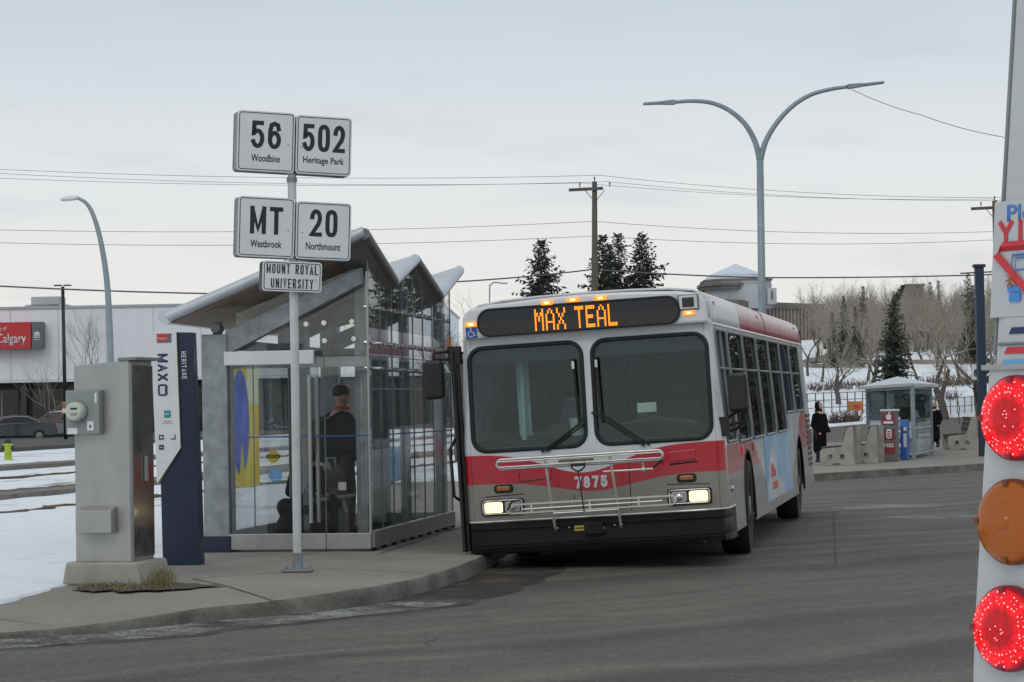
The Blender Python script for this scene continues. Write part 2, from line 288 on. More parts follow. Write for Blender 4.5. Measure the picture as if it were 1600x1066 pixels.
# ------------------------------------------------------------------ mesh builder
class MB:
    def __init__(s, T=None): s.v = []; s.f = []; s.T = T
    def add(s, vs, fs):
        b = len(s.v); s.v += [tuple(s.T @ V(q)) if s.T else tuple(q) for q in vs]; s.f += [tuple(b+i for i in q) for q in fs]; return s
    def box(s, x0, x1, y0, y1, z0, z1, R=None):
        vs = [V((x, y, z)) for z in (z0, z1) for y in (y0, y1) for x in (x0, x1)]
        if R: vs = [R @ q for q in vs]
        return s.add(vs, [(0, 2, 3, 1), (4, 5, 7, 6), (0, 1, 5, 4), (2, 6, 7, 3), (0, 4, 6, 2), (1, 3, 7, 5)])
    def tube(s, pts, r, n=8, cap=True, closed=False):
        pts = [V(p) for p in pts]; k = len(pts); rs = r if isinstance(r, (list, tuple)) else [r]*k
        vs = []; fs = []; up = None
        for i, p in enumerate(pts):
            a = pts[(i-1) % k] if (closed or i > 0) else p; b = pts[(i+1) % k] if (closed or i < k-1) else p
            d = (b-a).normalized()
            if up is None: up = V((0, 0, 1)) if abs(d.z) < .9 else V((1, 0, 0))
            sd = d.cross(up)
            if sd.length < 1e-5: sd = d.orthogonal()
            sd.normalize(); up = sd.cross(d).normalized()
            for j in range(n):
                t = 2*pi*j/n; vs.append(p + (sd*cos(t) + up*sin(t))*rs[i])
        for i in range(k if closed else k-1):
            for j in range(n):
                a = i*n+j; b = i*n+(j+1) % n; i2 = (i+1) % k
                fs.append((a, b, i2*n+(j+1) % n, i2*n+j))
        if cap and not closed: fs += [tuple(range(n))[::-1], tuple(range((k-1)*n, k*n))]
        return s.add(vs, fs)
    def cyl(s, p0, p1, r0, r1=None, n=16): return s.tube([p0, p1], [r0, r0 if r1 is None else r1], n)
    def prism(s, poly, d0, d1, mp):
        n = len(poly); vs = [mp(u, v, d0) for u, v in poly] + [mp(u, v, d1) for u, v in poly]
        return s.add(vs, [tuple(range(n)), tuple(range(n, 2*n))[::-1]] + [(i, n+i, n+(i+1) % n, (i+1) % n) for i in range(n)])
    def plate(s, outer, holes, mp):
        loops = [outer]+holes; tri = tessellate_polygon([[V((u, v, 0)) for u, v in L] for L in loops])
        flat = [q for L in loops for q in L]; return s.add([mp(u, v) for u, v in flat], tri)
    def ball(s, c, rx, ry=None, rz=None, n=12, m=8, R=None):
        ry = rx if ry is None else ry; rz = rx if rz is None else rz; vs = []; fs = []; c = V(c)
        for i in range(m+1):
            for j in range(n):
                t = pi*i/m; a = 2*pi*j/n; q = V((rx*sin(t)*cos(a), ry*sin(t)*sin(a), rz*cos(t)))
                vs.append(c + (R @ q if R else q))
        for i in range(m):
            for j in range(n): fs.append((i*n+j, (i+1)*n+j, (i+1)*n+(j+1) % n, i*n+(j+1) % n))
        return s.add(vs, fs)
    def cap(s, p0, p1, r0, r1=None):
        r1 = r0 if r1 is None else r1; s.ball(p0, r0); s.ball(p1, r1); return s.cyl(p0, p1, r0, r1, 12)
    def grid(s, nu, nv, fn):
        vs = [fn(i/nu, j/nv) for j in range(nv+1) for i in range(nu+1)]
        return s.add(vs, [(j*(nu+1)+i, j*(nu+1)+i+1, (j+1)*(nu+1)+i+1, (j+1)*(nu+1)+i) for j in range(nv) for i in range(nu)])
    def build(s, name, mat, parent=None, bevel=0, smooth=False, remesh=0, solid=0, mtx=None, clean=True, angle=40):
        me = bpy.data.meshes.new(name); me.from_pydata(s.v, [], s.f)
        if clean:
            bm = bmesh.new(); bm.from_mesh(me); bmesh.ops.remove_doubles(bm, verts=bm.verts, dist=1e-5)
            bmesh.ops.recalc_face_normals(bm, faces=bm.faces); bm.to_mesh(me); bm.free()
        me.materials.append(M[mat] if isinstance(mat, str) else mat)
        o = bpy.data.objects.new(name, me); COL.objects.link(o)
        if parent: o.parent = parent
        if mtx is not None: o.matrix_local = mtx
        if solid: q = o.modifiers.new('solid', 'SOLIDIFY'); q.thickness = solid; q.offset = 0
        if remesh:
            q = o.modifiers.new('remesh', 'REMESH'); q.mode = 'VOXEL'; q.voxel_size = remesh; q.use_smooth_shade = True
            q = o.modifiers.new('smooth', 'SMOOTH'); q.iterations = 4; q.factor = .5
        if bevel: q = o.modifiers.new('bevel', 'BEVEL'); q.width = bevel; q.segments = 2; q.limit_method = 'ANGLE'; q.angle_limit = radians(35)
        if smooth:
            for p in me.polygons: p.use_smooth = True
            if smooth != 'all': me.set_sharp_from_angle(angle=radians(angle))
        return o
def root(name, label, cat, loc=(0, 0, 0), rz=0.0, group=None, kind=None):
    o = bpy.data.objects.new(name, None); COL.objects.link(o); o.location = loc; o.rotation_euler = (0, 0, rz); o.empty_display_size = .2
    return tag(o, label, cat, group, kind)
def tag(o, label=None, cat=None, group=None, kind=None):
    if label: o['label'] = label
    if cat: o['category'] = cat
    if group: o['group'] = group
    if kind: o['kind'] = kind
    return o
def struct(o): o['kind'] = 'structure'; return o
def dup(o, parent=None):
    c = o.copy(); COL.objects.link(c); c.parent = parent
    for ch in list(o.children): dup(ch, c)
    return c
def rrect(u0, u1, v0, v1, r, n=6):
    P = []
    for cu, cv, a in ((u1-r, v1-r, 0), (u0+r, v1-r, 90), (u0+r, v0+r, 180), (u1-r, v0+r, 270)):
        for i in range(n+1): t = radians(a+90*i/n); P.append((cu+r*cos(t), cv+r*sin(t)))
    return P
def text(name, body, wid, hgt, mtx, mat, parent, bold=.0, depth=.0015):
    cu = bpy.data.curves.new('txt', 'FONT'); cu.body = body; cu.size = 1; cu.offset = bold; cu.align_x = 'CENTER'; cu.resolution_u = 3; cu.space_line = 1.05
    to = bpy.data.objects.new('txt', cu); COL.objects.link(to)
    me = bpy.data.meshes.new_from_object(to.evaluated_get(bpy.context.evaluated_depsgraph_get()))
    bpy.data.objects.remove(to); bpy.data.curves.remove(cu)
    xs = [v.co.x for v in me.vertices]; ys = [v.co.y for v in me.vertices]
    x0, x1, y0, y1 = min(xs), max(xs), min(ys), max(ys)
    for v in me.vertices: v.co = V(((v.co.x-(x0+x1)/2)/(x1-x0)*wid, (v.co.y-(y0+y1)/2)/(y1-y0)*hgt, 0))
    me.name = name; me.materials.clear(); me.materials.append(M[mat])
    o = bpy.data.objects.new(name, me); COL.objects.link(o); o.parent = parent; o.matrix_local = mtx
    q = o.modifiers.new('solid', 'SOLIDIFY'); q.thickness = depth; q.offset = 0
    return o
def _arc(cx, cy, rx, ry, a0, a1, n=14): return [(cx+rx*cos(radians(a0+(a1-a0)*i/n)), cy+ry*sin(radians(a0+(a1-a0)*i/n))) for i in range(n+1)]
def _sup(n=28): return [(.5+.5*math.copysign(abs(cos(t))**.75, cos(t)), .5+.5*math.copysign(abs(sin(t))**.55, sin(t))) for t in [2*pi*i/n for i in range(n+1)]]
STROKE = {
 '0': [_sup()], 'O': [_sup()], '5': [[(.93, 1), (.10, 1), (.05, .54)]+_arc(.48, .33, .52, .33, 140, -155)],
 '6': [_arc(.5, .30, .5, .30, 0, 360, 24), [(.95, .78), (.86, .94), (.5, 1), (.16, .94), (.02, .7), (0, .32)]],
 '2': [[(.02, .74)]+_arc(.5, .71, .48, .29, 165, -20)+[(.8, .44), (0, 0), (1, 0)]], '7': [[(0, 1), (1, 1), (.38, 0)]],
 '8': [_arc(.5, .76, .43, .24, 0, 360, 22), _arc(.5, .27, .5, .27, 0, 360, 22)],
 'M': [[(0, 0), (0, 1)], [(0, 1), (.5, .12), (1, 1)], [(1, 1), (1, 0)]], 'T': [[(0, 1), (1, 1)], [(.5, 1), (.5, 0)]],
 'U': [[(0, 1), (0, .3)]+_arc(.5, .28, .5, .28, 180, 360)+[(1, 1)]], 'N': [[(0, 0), (0, 1)], [(0, 1), (1, 0)], [(1, 0), (1, 1)]],
 'R': [[(0, 0), (0, 1), (.55, 1)]+_arc(.6, .74, .4, .26, 90, -90)+[(0, .48)], [(.5, .48), (1, 0)]], 'P': [[(0, 0), (0, 1), (.55, 1)]+_arc(.6, .74, .4, .26, 90, -90)+[(0, .48)]],
 'Y': [[(0, 1), (.5, .48), (1, 1)], [(.5, .48), (.5, 0)]], 'A': [[(0, 0), (.5, 1), (1, 0)], [(.18, .32), (.82, .32)]], 'L': [[(0, 1), (0, 0), (1, 0)]],
 'I': [[(.5, 0), (.5, 1)]], 'V': [[(0, 1), (.5, 0), (1, 1)]], 'E': [[(1, 1), (0, 1), (0, 0), (1, 0)], [(0, .52), (.85, .52)]], 'F': [[(1, 1), (0, 1), (0, 0)], [(0, .52), (.85, .52)]],
 'S': [[(.96, .78), (.78, .96), (.5, 1), (.2, .95), (.03, .76), (.15, .59), (.5, .51), (.85, .42), (.98, .24), (.8, .04), (.5, 0), (.2, .04), (.03, .22)]],
 'H': [[(0, 0), (0, 1)], [(1, 0), (1, 1)], [(0, .5), (1, .5)]], 'X': [[(0, 0), (1, 1)], [(0, 1), (1, 0)]], 'D': [[(0, 0), (0, 1), (.4, 1)]+_arc(.4, .5, .6, .5, 90, -90)+[(0, 0)]],
 'G': [[(.97, .76), (.8, .95), (.5, 1), (.15, .93), (0, .7), (0, .3), (.15, .07), (.5, 0), (.85, .06), (1, .25), (1, .45), (.58, .45)]]}
def stroke_text(name, body, wid, hgt, th, mtx, mat, parent, gap=.45, depth=.0012):
    nar = {'I': .35, 'M': 1.2, ' ': .8}
    ws = [nar.get(c, 1.0) for c in body]; unit = wid/(sum(ws)+gap*(len(body)-1)); x = -wid/2; mb = MB(); zz = 0.0
    for c, wc in zip(body, ws):
        if c != ' ':
            for pl in STROKE[c]:
                P = [V((x+th/2+u*(wc*unit-th), -hgt/2+th/2+v*(hgt-th))) for u, v in pl]; k = len(P); L = []; Rr = []
                closed = (P[0]-P[-1]).length < 1e-6
                for i in range(k):
                    a = P[i-1] if i else (P[-2] if closed else P[0]); b = P[i+1] if i < k-1 else (P[1] if closed else P[-1])
                    d0 = (P[i]-a) if (P[i]-a).length > 1e-9 else (b-P[i]); d1 = (b-P[i]) if (b-P[i]).length > 1e-9 else d0
                    d0 = d0.normalized(); d1 = d1.normalized(); t = (d0+d1).normalized() if (d0+d1).length > .2 else d0
                    n = V((-t.y, t.x)); m = th/2/max(.55, n.dot(V((-d0.y, d0.x)))); q = P[i].copy()
                    if not closed and i == 0: q -= d1*th*.5
                    if not closed and i == k-1: q += d0*th*.5
                    L.append(q+n*m); Rr.append(q-n*m)
                zz += .00012
                for zt in (0, depth): pass
                mb.add([(*q, zz+depth) for q in L]+[(*q, zz+depth) for q in Rr]+[(*q, 0) for q in L]+[(*q, 0) for q in Rr], [(i, i+1, k+i+1, k+i) for i in range(k-1)]+[(2*k+i, 2*k+i+1, i+1, i) for i in range(k-1)]+[(k+i, k+i+1, 3*k+i+1, 3*k+i) for i in range(k-1)]+([] if closed else [(0, k, 3*k, 2*k), (k-1, 3*k-1, 4*k-1, 2*k-1)]))
        x += (wc+gap)*unit
    o = mb.build(name, mat, parent, clean=False); o.matrix_local = mtx; return o
XZ = Matrix(((1, 0, 0, 0), (0, 0, -1, 0), (0, 1, 0, 0), (0, 0, 0, 1)))   # text plane: x right, y up -> world x,z facing -y
def face(x, y, z, rot=0.0): return Matrix.Translation((x, y, z)) @ XZ @ Matrix.Rotation(rot, 4, 'Z')
def nz3(x, y, z=0.0): return noise.noise(V((x, y, z)))
def fbm(x, y): return nz3(x, y)*.6 + nz3(x*2.1+7, y*2.1)*.3 + nz3(x*4.3, y*4.3+3)*.15
random.seed(7)
# ================================================================== SETTING
def sstep(a, b, x): t = max(0, min(1, (x-a)/(b-a))); return t*t*(3-2*t)
def lerp_path(P, t):
    i = min(int(t*(len(P)-1)), len(P)-2); k = t*(len(P)-1)-i; return V(P[i]).lerp(V(P[i+1]), k)
def smooth_path(P, n):
    out = []
    for i in range(len(P)-1):
        p0, p1, p2, p3 = V(P[max(0, i-1)]), V(P[i]), V(P[i+1]), V(P[min(len(P)-1, i+2)])
        for k in range(n):
            t = k/n; out.append(.5*((2*p1)+(p2-p0)*t+(2*p0-5*p1+4*p2-p3)*t*t+(3*p1-p0-3*p2+p3)*t*t*t))
    return out+[V(P[-1])]
def zroad(y): return -.12*sstep(27, 50, y) + .67*sstep(92, 152, y)
KP = [(-9.5, 12.0), (-6.2, 14.6)] + [tuple(ground(*q, z=0)[:2]) for q in ((0, 1000), (100, 994), (200, 985), (340, 970), (480, 958), (600, 941), (690, 918), (740, 899), (778, 877))] + [(-.06, 26), (.1, 28.5), (.45, 32), (1.0, 37), (1.3, 42), (1.3, 46)]
K = smooth_path(KP, 5)
def kerbx(y):
    for a, b in zip(K, K[1:]):
        if a.y <= y <= b.y: return a.x+(b.x-a.x)*(y-a.y)/max(1e-6, b.y-a.y)
    return K[0].x if y < K[0].y else K[-1].x
# --- kerb and pavement
kb = MB(); pv = MB(); prof = []
for i, p in enumerate(K):
    d = (K[min(i+1, len(K)-1)]-K[max(i-1, 0)]).normalized(); nrm = V((-d.y, d.x))
    h = .04 + .09*sstep(15.8, 18.6, p.y); j = nz3(p.x*3, p.y*3)*.012; zr = zroad(p.y)
    hh = h + .01*nz3(p.x*2+5, p.y*2)
    P = [(p+nrm*(-.02+j), zr-.05), (p+nrm*j, zr+hh*.55), (p+nrm*(.010+j), zr+hh*.88), (p+nrm*(.032+j), zr+hh)]
    L = p+nrm*.19; Q = [(p+nrm*(.033+j), zr+hh), (L, zr+h+.004), (L+nrm*.9+V((-.4, 0)), .085+h*.5), (V((L.x-2.6, L.y+1.2*(1-sstep(17, 20, p.y)))), .15), (V((L.x-24, L.y+1.2)), .15)]
    prof.append((P, Q))
for i in range(len(prof)-1):
    for a, b, mb in ((prof[i][0], prof[i+1][0], kb), (prof[i][1], prof[i+1][1], pv)):
        for k in range(len(a)-1):
            mb.add([(*a[k][0], a[k][1]), (*b[k][0], b[k][1]), (*b[k+1][0], b[k+1][1]), (*a[k+1][0], a[k+1][1])], [(0, 1, 2, 3)])
struct(kb.build('kerb', 'kerb', smooth=True, angle=60)); struct(pv.build('pavement', 'pavement', smooth=True))
# joints cut in the pavement
jm = MB()
def pavez(q):
    k = min(K, key=lambda c: (c-q).length); d = (k-q).length; h = .04+.09*sstep(15.8, 18.6, k.y)+.004; m = .085+h*.5
    return .0035 + (h+(m-h)*min(1, max(0, d-.19)/.9) if d < 1.09 else m+(.15-m)*min(1, (d-1.09)/1.5))
def strip(mb, a, b, wd, z):
    a, b = V(a[:2]), V(b[:2]); d = (b-a).normalized(); n = V((-d.y, d.x))*wd/2; k = max(2, int((b-a).length/.3))
    for i in range(k):
        p, q = a.lerp(b, i/k), a.lerp(b, (i+1)/k); j1, j2 = nz3(p.x*2, p.y*2)*wd*.6, nz3(q.x*2, q.y*2)*wd*.6
        u = n.normalized(); zp, zq = (z(p), z(q)) if callable(z) else (z, z); mb.add([(*(p-n+u*j1), zp), (*(q-n+u*j2), zq), (*(q+n+u*j2), zq), (*(p+n+u*j1), zp)], [(0, 1, 2, 3)])
for a, b in (((690, 893), (742, 872)), ((520, 889), (690, 893)), ((300, 905), (520, 889)), ((440, 873), (520, 860)), ((590, 866), (722, 822)), ((640, 871), (728, 868)), ((488, 944), (300, 905))):
    strip(jm, ground(*a, z=.15), ground(*b, z=.15), .016, pavez)
struct(jm.build('pavement_joints', 'soil'))
# --- roadway
def road_left(y): return kerbx(y)-.12 if y < 46 else 1.2 + 1.8*sstep(46, 62, y) + .02*(y-62)*(y > 62)
ys = [9+.7*i for i in range(54)] + [47+3*i for i in range(37)]
rd = MB(); rd.grid(24, len(ys)-1, lambda u, v: (road_left(ys[round(v*(len(ys)-1))]) + (75-road_left(ys[round(v*(len(ys)-1))]))*u**1.6, ys[round(v*(len(ys)-1))], zroad(ys[round(v*(len(ys)-1))])))
struct(rd.build('road', 'asphalt', smooth='all'))
rs = MB()
for a, b, wd in (((1303, 800), (1306, 884), .017), ((1180, 854), (1304, 846), .03), ((1178, 838), (1300, 832), .02), ((1240, 826), (1420, 812), .02), ((1306, 846), (1420, 838), .02)):
    strip(rs, ground(*a), ground(*b), wd, .004)
struct(rs.build('road_seams', 'soil'))
gd = MB(); gs = MB()
gp = [p for p in K if 15.6 < p.y < 24.4]
def gut(mb, i, o0, o1, z):
    q = []
    for k, off in ((i, o0), (i+1, o0), (i+1, o1), (i, o1)):
        d = (gp[min(k+1, len(gp)-1)]-gp[max(k-1, 0)]).normalized(); nn = V((d.y, -d.x)); w_ = off+(.16*nz3(gp[k].x*2.2, gp[k].y*2.2, off) if off > .1 else 0); q.append((*(gp[k]+nn*w_), z))
    mb.add(q, [(0, 1, 2, 3)])
for i in range(len(gp)-1):
    gut(gd, i, .0, .34, .003); gut(gd, i, .34, .75, .003)
    if gp[i].y < 18.9: gut(gs, i, .04, .32, .006); gut(gs, i, .32, .62, .006)
struct(gd.build('gutter_damp', 'damp', smooth='all'))
for (cx, cy, rx, ry) in ((1388, 788, .85, .16), (1462, 806, .6, .1)):
    c = ground(cx, cy); gs.add([(c.x+rx*cos(a)*(1+.3*nz3(a, cx)), c.y+ry*5*sin(a), zroad(c.y)+.004) for a in [2*pi*i/18 for i in range(18)]], [tuple(range(18))])
tag(gs.build('slush', 'slush', clean=False), 'thin grey-white slush lying in the gutter and on the asphalt', 'slush', kind='stuff')
# --- hill and far ground: one sheet
def yb(x): return 118 + 10*max(-2.3, min(3.4, (x-12)/5.0))*1.0
def ghill(x, s):
    y = yb(x)+s
    base = zroad(min(y, yb(x)))
    wx = sstep(-3, 9, x)
    if s < -4: return -.45
    if s < 0: return -.45 + (base+.57)*sstep(-3.5, 0, s)
    z = base+.12 + .055*min(s, 10) + .057*max(0, min(s, 165)-10) + .012*max(0, s-165)
    z += fbm(x*.05, y*.05)*min(1.2, s*.025)
    return base+.12 + (z-base-.12)*(.05+.95*wx)
ss = [-140, -100, -60, -30, -10, -4, -2, -1, 0] + [1+1.5*i for i in range(14)] + [24+4*i for i in range(40)] + [190, 230, 300, 420, 700, 1500]
xs = [-900, -500, -300, -200, -120] + [-90+3*i for i in range(70)] + [125, 150, 200, 300, 500, 900]
gr = MB(); gr.grid(len(xs)-1, len(ss)-1, lambda u, v: (xs[round(u*(len(xs)-1))], yb(xs[round(u*(len(xs)-1))])+ss[round(v*(len(ss)-1))], ghill(xs[round(u*(len(xs)-1))], ss[round(v*(len(ss)-1))])))
struct(gr.build('ground', 'snow_far', smooth='all'))
def hz(x, y): return ghill(x, y-yb(x))
# --- snow on the left
SE = smooth_path([(-7.5, 13.2), (-5.4, 15.6), (-4.1, 17.25), (-3.72, 18.3), (-3.60, 19.6), (-3.30, 21.0), (-3.22, 22.3), (-3.16, 23.6), (-2.9, 25.5), (-2.35, 29.0), (-2.3, 33), (-2.2, 40), (-1.6, 48), (.4, 56), (3.2, 62), (3.8, 80), (4.5, 110), (5.2, 150)], 7)
sn = MB(); NUx = 60
def snowpt(u, v):
    e = SE[round(v*(len(SE)-1))]; t = u**2.2
    if u == 0: return (e.x+.05, e.y, -.02)
    x = e.x + .10*nz3(e.y*2.3, 3.1)*(1-u) + .06*nz3(e.y*7, 1.7)*(1-u) - t*(75+e.y*.3); k = sstep(0, .25, u)
    z = .152 + .045*k + k*.035*fbm(x*.9, e.y*.9) + .012*min(1, u*20)*(1+nz3(x*5, e.y*5))
    return (x, e.y, z + zroad(e.y)*.35)
sn.grid(NUx, len(SE)-1, snowpt); struct(sn.build('snow_ground', 'snow', smooth='all'))
DV, NV_ = V((.1867, .9824)), V((.9824, -.1867))
def ustrip(mb, u0, u1, v0, v1, z0, z1, jag=0.0, n=60, bump=0):
    for i in range(n):
        a, b = v0+(v1-v0)*i/n, v0+(v1-v0)*(i+1)/n
        def pt(u, vv, z, s): q = NV_*(u+s*jag*nz3(vv*1.1, u)) + DV*vv; return (q.x, q.y, z+bump*nz3(vv*3, u*5+z)+.23*zroad(q.y))
        A = [pt(u0, a, z0, 1), pt(u0, a, z1, 1), pt(u1, a, z1, 1), pt(u1, a, z0, 1)]; B = [pt(u0, b, z0, 1), pt(u0, b, z1, 1), pt(u1, b, z1, 1), pt(u1, b, z0, 1)]
        for k in range(3): mb.add([A[k], A[k+1], B[k+1], B[k]], [(0, 1, 2, 3)])
m1 = MB(); ustrip(m1, -16.0, -15.35, 24, 92, .1, .28, .06); ustrip(m1, -25.4, -24.3, 34, 130, .1, .30, .1)
struct(m1.build('path_strips', 'path_grey'))
m1 = MB(); ustrip(m1, -16.75, -16.02, 24, 92, .1, .262, .25, 200, .03); ustrip(m1, -13.1, -12.95, 24, 70, .1, .225, .3, 200, .05); ustrip(m1, -21.0, -20.85, 40, 100, .1, .235, .3, 200, .03)
tag(m1.build('dead_grass', 'dead_grass'), 'strips of brown dead grass bare of snow beside the path', 'grass', kind='stuff')
m1 = MB(); ustrip(m1, -75, -37.5, 60, 152, .1, .36); struct(m1.build('parking_lot', 'asphalt_far'))
# --- island platform in the middle of the loop
isl = [(2.2, 45.5), (6.2, 50.4), (10.75, 56.05), (20, 67.5), (40, 92), (44, 102), (30, 100), (14, 93), (6, 88), (2.6, 70)]
im = MB(); n = len(isl)
im.add([(x, y, .03) for x, y in isl], [tuple(range(n))]); struct(im.build('platform', 'pavement'))
im = MB()
for i in range(n):
    a, b = V(isl[i]), V(isl[(i+1) % n]); k = max(1, int((b-a).length/.4)); d = (b-a).normalized(); nn = V((d.y, -d.x))
    for q in range(k):
        p, r = a.lerp(b, q/k), a.lerp(b, (q+1)/k); j1, j2 = nn*(.03*nz3(p.x*2, p.y*2)), nn*(.03*nz3(r.x*2, r.y*2))
        im.add([(*(p+j1+nn*.03), -.2), (*(r+j2+nn*.03), -.2), (*(r+j2), .034), (*(p+j1), .034), (*(p-nn*.2), .034), (*(r-nn*.2), .034)], [(0, 1, 2, 3), (3, 2, 5, 4)])
struct(im.build('platform_kerb', 'kerb'))
# --- path and low wall on the hill
def ribbon(name, pts, wd, hgt, mat, sub=6):
    mb = MB(); P = smooth_path(pts, sub)
    for a, b in zip(P, P[1:]):
        d = (b-a).normalized(); nn = V((-d.y, d.x))*wd/2
        q = [a-nn, a+nn, b+nn, b-nn]; zz = [hz(*c)+.04 for c in q]
        if hgt:
            mb.add([(*c, z-.3) for c, z in zip(q, zz)]+[(*c, z+hgt) for c, z in zip(q, zz)], [(4, 5, 6, 7), (0, 3, 7, 4), (1, 2, 6, 5), (0, 1, 5, 4), (2, 3, 7, 6)])
        else: mb.add([(*c, z+.05) for c, z in zip(q, zz)], [(0, 1, 2, 3)])
    return mb.build(name, mat)
def hillpt(px, py):
    d = CAMR @ V(((px-800)/FPX, -(py-533)/FPX, -1)); t = 90
    while t < 600:
        q = d*t + V((0, 0, HCAM))
        if q.y > yb(q.x)+.5 and q.z <= hz(q.x, q.y): return q
        t += .5
    return d*350 + V((0, 0, HCAM))
tag(ribbon('retaining_wall', [tuple(hillpt(x, y)[:2]) for x, y in ((1255, 573), (1330, 571), (1400, 570), (1470, 569), (1560, 567), (1700, 564))], .5, .35, 'stone'), 'low brown retaining wall running along the snowy slope behind the trees', 'wall')
struct(ribbon('hill_path', [tuple(hillpt(x, y)[:2]) for x, y in ((1262, 568), (1300, 561), (1340, 550), (1385, 541))], 5.0, 0, 'path_grey'))
# ================================================================== THE BUS
def hw(z):
    P = [(0.0, 1.235), (1.2, 1.235), (2.25, 1.175), (2.32, 1.170)]
    for (a, x), (b, y) in zip(P, P[1:]):
        if z <= b: return x+(y-x)*(z-a)/(b-a)
    return 1.17
BLEN = 11.9
bus = root('city_bus', 'red, white and grey city bus with lit amber destination sign, kneeling at the kerb', 'bus', (.79, 22.55, 0), radians(-10.9))
LEAN = Matrix.Rotation(radians(-2.7), 4, 'Y') @ Matrix.Rotation(radians(.35), 4, 'X')
def bb(mb, name, mat, parent=None, **kw):
    o = mb.build(name, mat, parent or bus, **kw)
    if parent is None: o.matrix_local = LEAN
    return o
# front fascia: flat panel with two windscreen openings, corners rolled into the sides
def fy(z): return 0.0 if z < 1.15 else .05*(z-1.15)
RC = .07
def fmap(x, z): return (x, fy(z), z)
WL = rrect(-1.135, -.05, 1.155, 2.135, .13); WR = rrect(.05, 1.135, 1.155, 2.135, .13)
outer = []
zs = [.47+.05*i for i in range(int((2.30-.47)/.05)+1)]
outer = [(hw(z)-RC, z) for z in zs] + [(-(hw(z)-RC), z) for z in reversed(zs)]
mb = MB(); mb.plate(outer, [WL, WR], fmap)
fr = bb(mb, 'front_panel', 'livery_front', solid=.02)
for sgn in (-1, 1):
    mb = MB(); mb.grid(6, len(zs)-1, lambda u, v: (sgn*(hw(zs[round(v*(len(zs)-1))])-RC+RC*sin(u*pi/2)), fy(zs[round(v*(len(zs)-1))])+RC*(1-cos(u*pi/2))*1.0, zs[round(v*(len(zs)-1))]))
    bb(mb, 'corner_panel', 'livery_front', smooth='all', solid=.012)
for nm, H, cx in (('windshield', WL, -1), ('windshield', WR, 1)):
    mb = MB(); mb.plate(H, [], lambda x, z: (x, fy(z)+.004, z)); g = bb(mb, nm, 'windshield', solid=.008)
    mb = MB(); cxm = sum(p[0] for p in H)/len(H)
    mb.tube([(x, fy(z)-.008, z) for x, z in H], .022, 6, closed=True)
    mb.build('windshield_gasket', 'rubber', g, smooth='all')
    # sun-strip / shade band inside the glass
    mb = MB(); zt = 2.13; mb.box(cxm-.53, cxm+.53, .09, .10, 1.98, zt); mb.build('sun_visor', 'black', g)
# destination cap
cap = [(-1.165, 2.225), (-1.157, 2.43), (-1.10, 2.505), (-.9, 2.54), (-.45, 2.565), (0, 2.575), (.45, 2.565), (.9, 2.54), (1.10, 2.505), (1.157, 2.43), (1.165, 2.225)]
mb = MB(); mb.prism(cap, -.05, .35, lambda u, v, d: (u, d+(.10*max(0, v-2.38) if d < 0 else 0), v)); capo = bb(mb, 'destination_cap', 'white_paint', bevel=.025)
mb = MB(); mb.plate(rrect(-1.00, .91, 2.243, 2.490, .11), [], lambda x, z: (x, -.062+.10*max(0, z-2.38), z)); ds = bb(mb, 'destination_sign', 'dark_pane', solid=.02)
mb = MB(); mb.tube([(x, -.066+.10*max(0, z-2.38), z) for x, z in rrect(-1.00, .91, 2.243, 2.490, .11)], .014, 6, closed=True); mb.build('sign_frame', 'rubber', ds)
GL = {'M': "10001 10001 11011 11011 10101 10101 10101 10001 10001 10001 10001 10001", 'A': "00100 01010 01010 10001 10001 10001 10001 11111 10001 10001 10001 10001",
      'X': "10001 10001 10001 01010 01010 00100 00100 01010 01010 10001 10001 10001", 'T': "11111 11111 00100 00100 00100 00100 00100 00100 00100 00100 00100 00100",
      'E': "11111 11111 10000 10000 10000 11110 11110 10000 10000 10000 11111 11111", 'L': "10000 10000 10000 10000 10000 10000 10000 10000 10000 10000 11111 11111", ' ': ' '.join(['00000']*12)}
px, pz = .0172, .0172; x0 = -.455
for ch in 'MAX TEAL':
    mb = MB()
    for r, row in enumerate(GL[ch].split()):
        for c, b in enumerate(row):
            if b == '1': X, Z = x0+c*px, 2.448-r*pz; mb.box(X, X+.0145, -.078, -.073, Z, Z+.0135)
    if ch != ' ': mb.build('led_letter', 'led', ds, clean=False)
    x0 += px*(5+1.1) if ch != ' ' else px*4.0
# marker lamps
for (x, z) in ((-.33, 2.515), (-.08, 2.525), (.18, 2.523), (-1.075, 2.362), (1.0, 2.325)):
    yy = -.085 if z > 2.5 else -.07
    mb = MB(); mb.box(x-.055, x+.055, yy, yy+.06, z-.022, z+.022); lo = bb(mb, 'marker_lamp', 'amber_on', bevel=.008)
    mb = MB(); mb.box(x-.022, x+.022, yy-.004, yy+.002, z-.009, z+.009); mb.build('bulb', 'amber_core', lo)
mb = MB(); mb.box(.90, 1.10, -.062, -.04, 2.352, 2.50); cb = bb(mb, 'camera_housing', 'grey_back', bevel=.01)
mb = MB(); mb.box(.918, 1.082, -.07, -.06, 2.366, 2.488); mb.build('camera_plate', 'sign_white', cb)
mb = MB(); mb.box(.945, 1.055, -.085, -.07, 2.382, 2.472); mb.build('camera_lens', 'dark_pane', cb, bevel=.008)
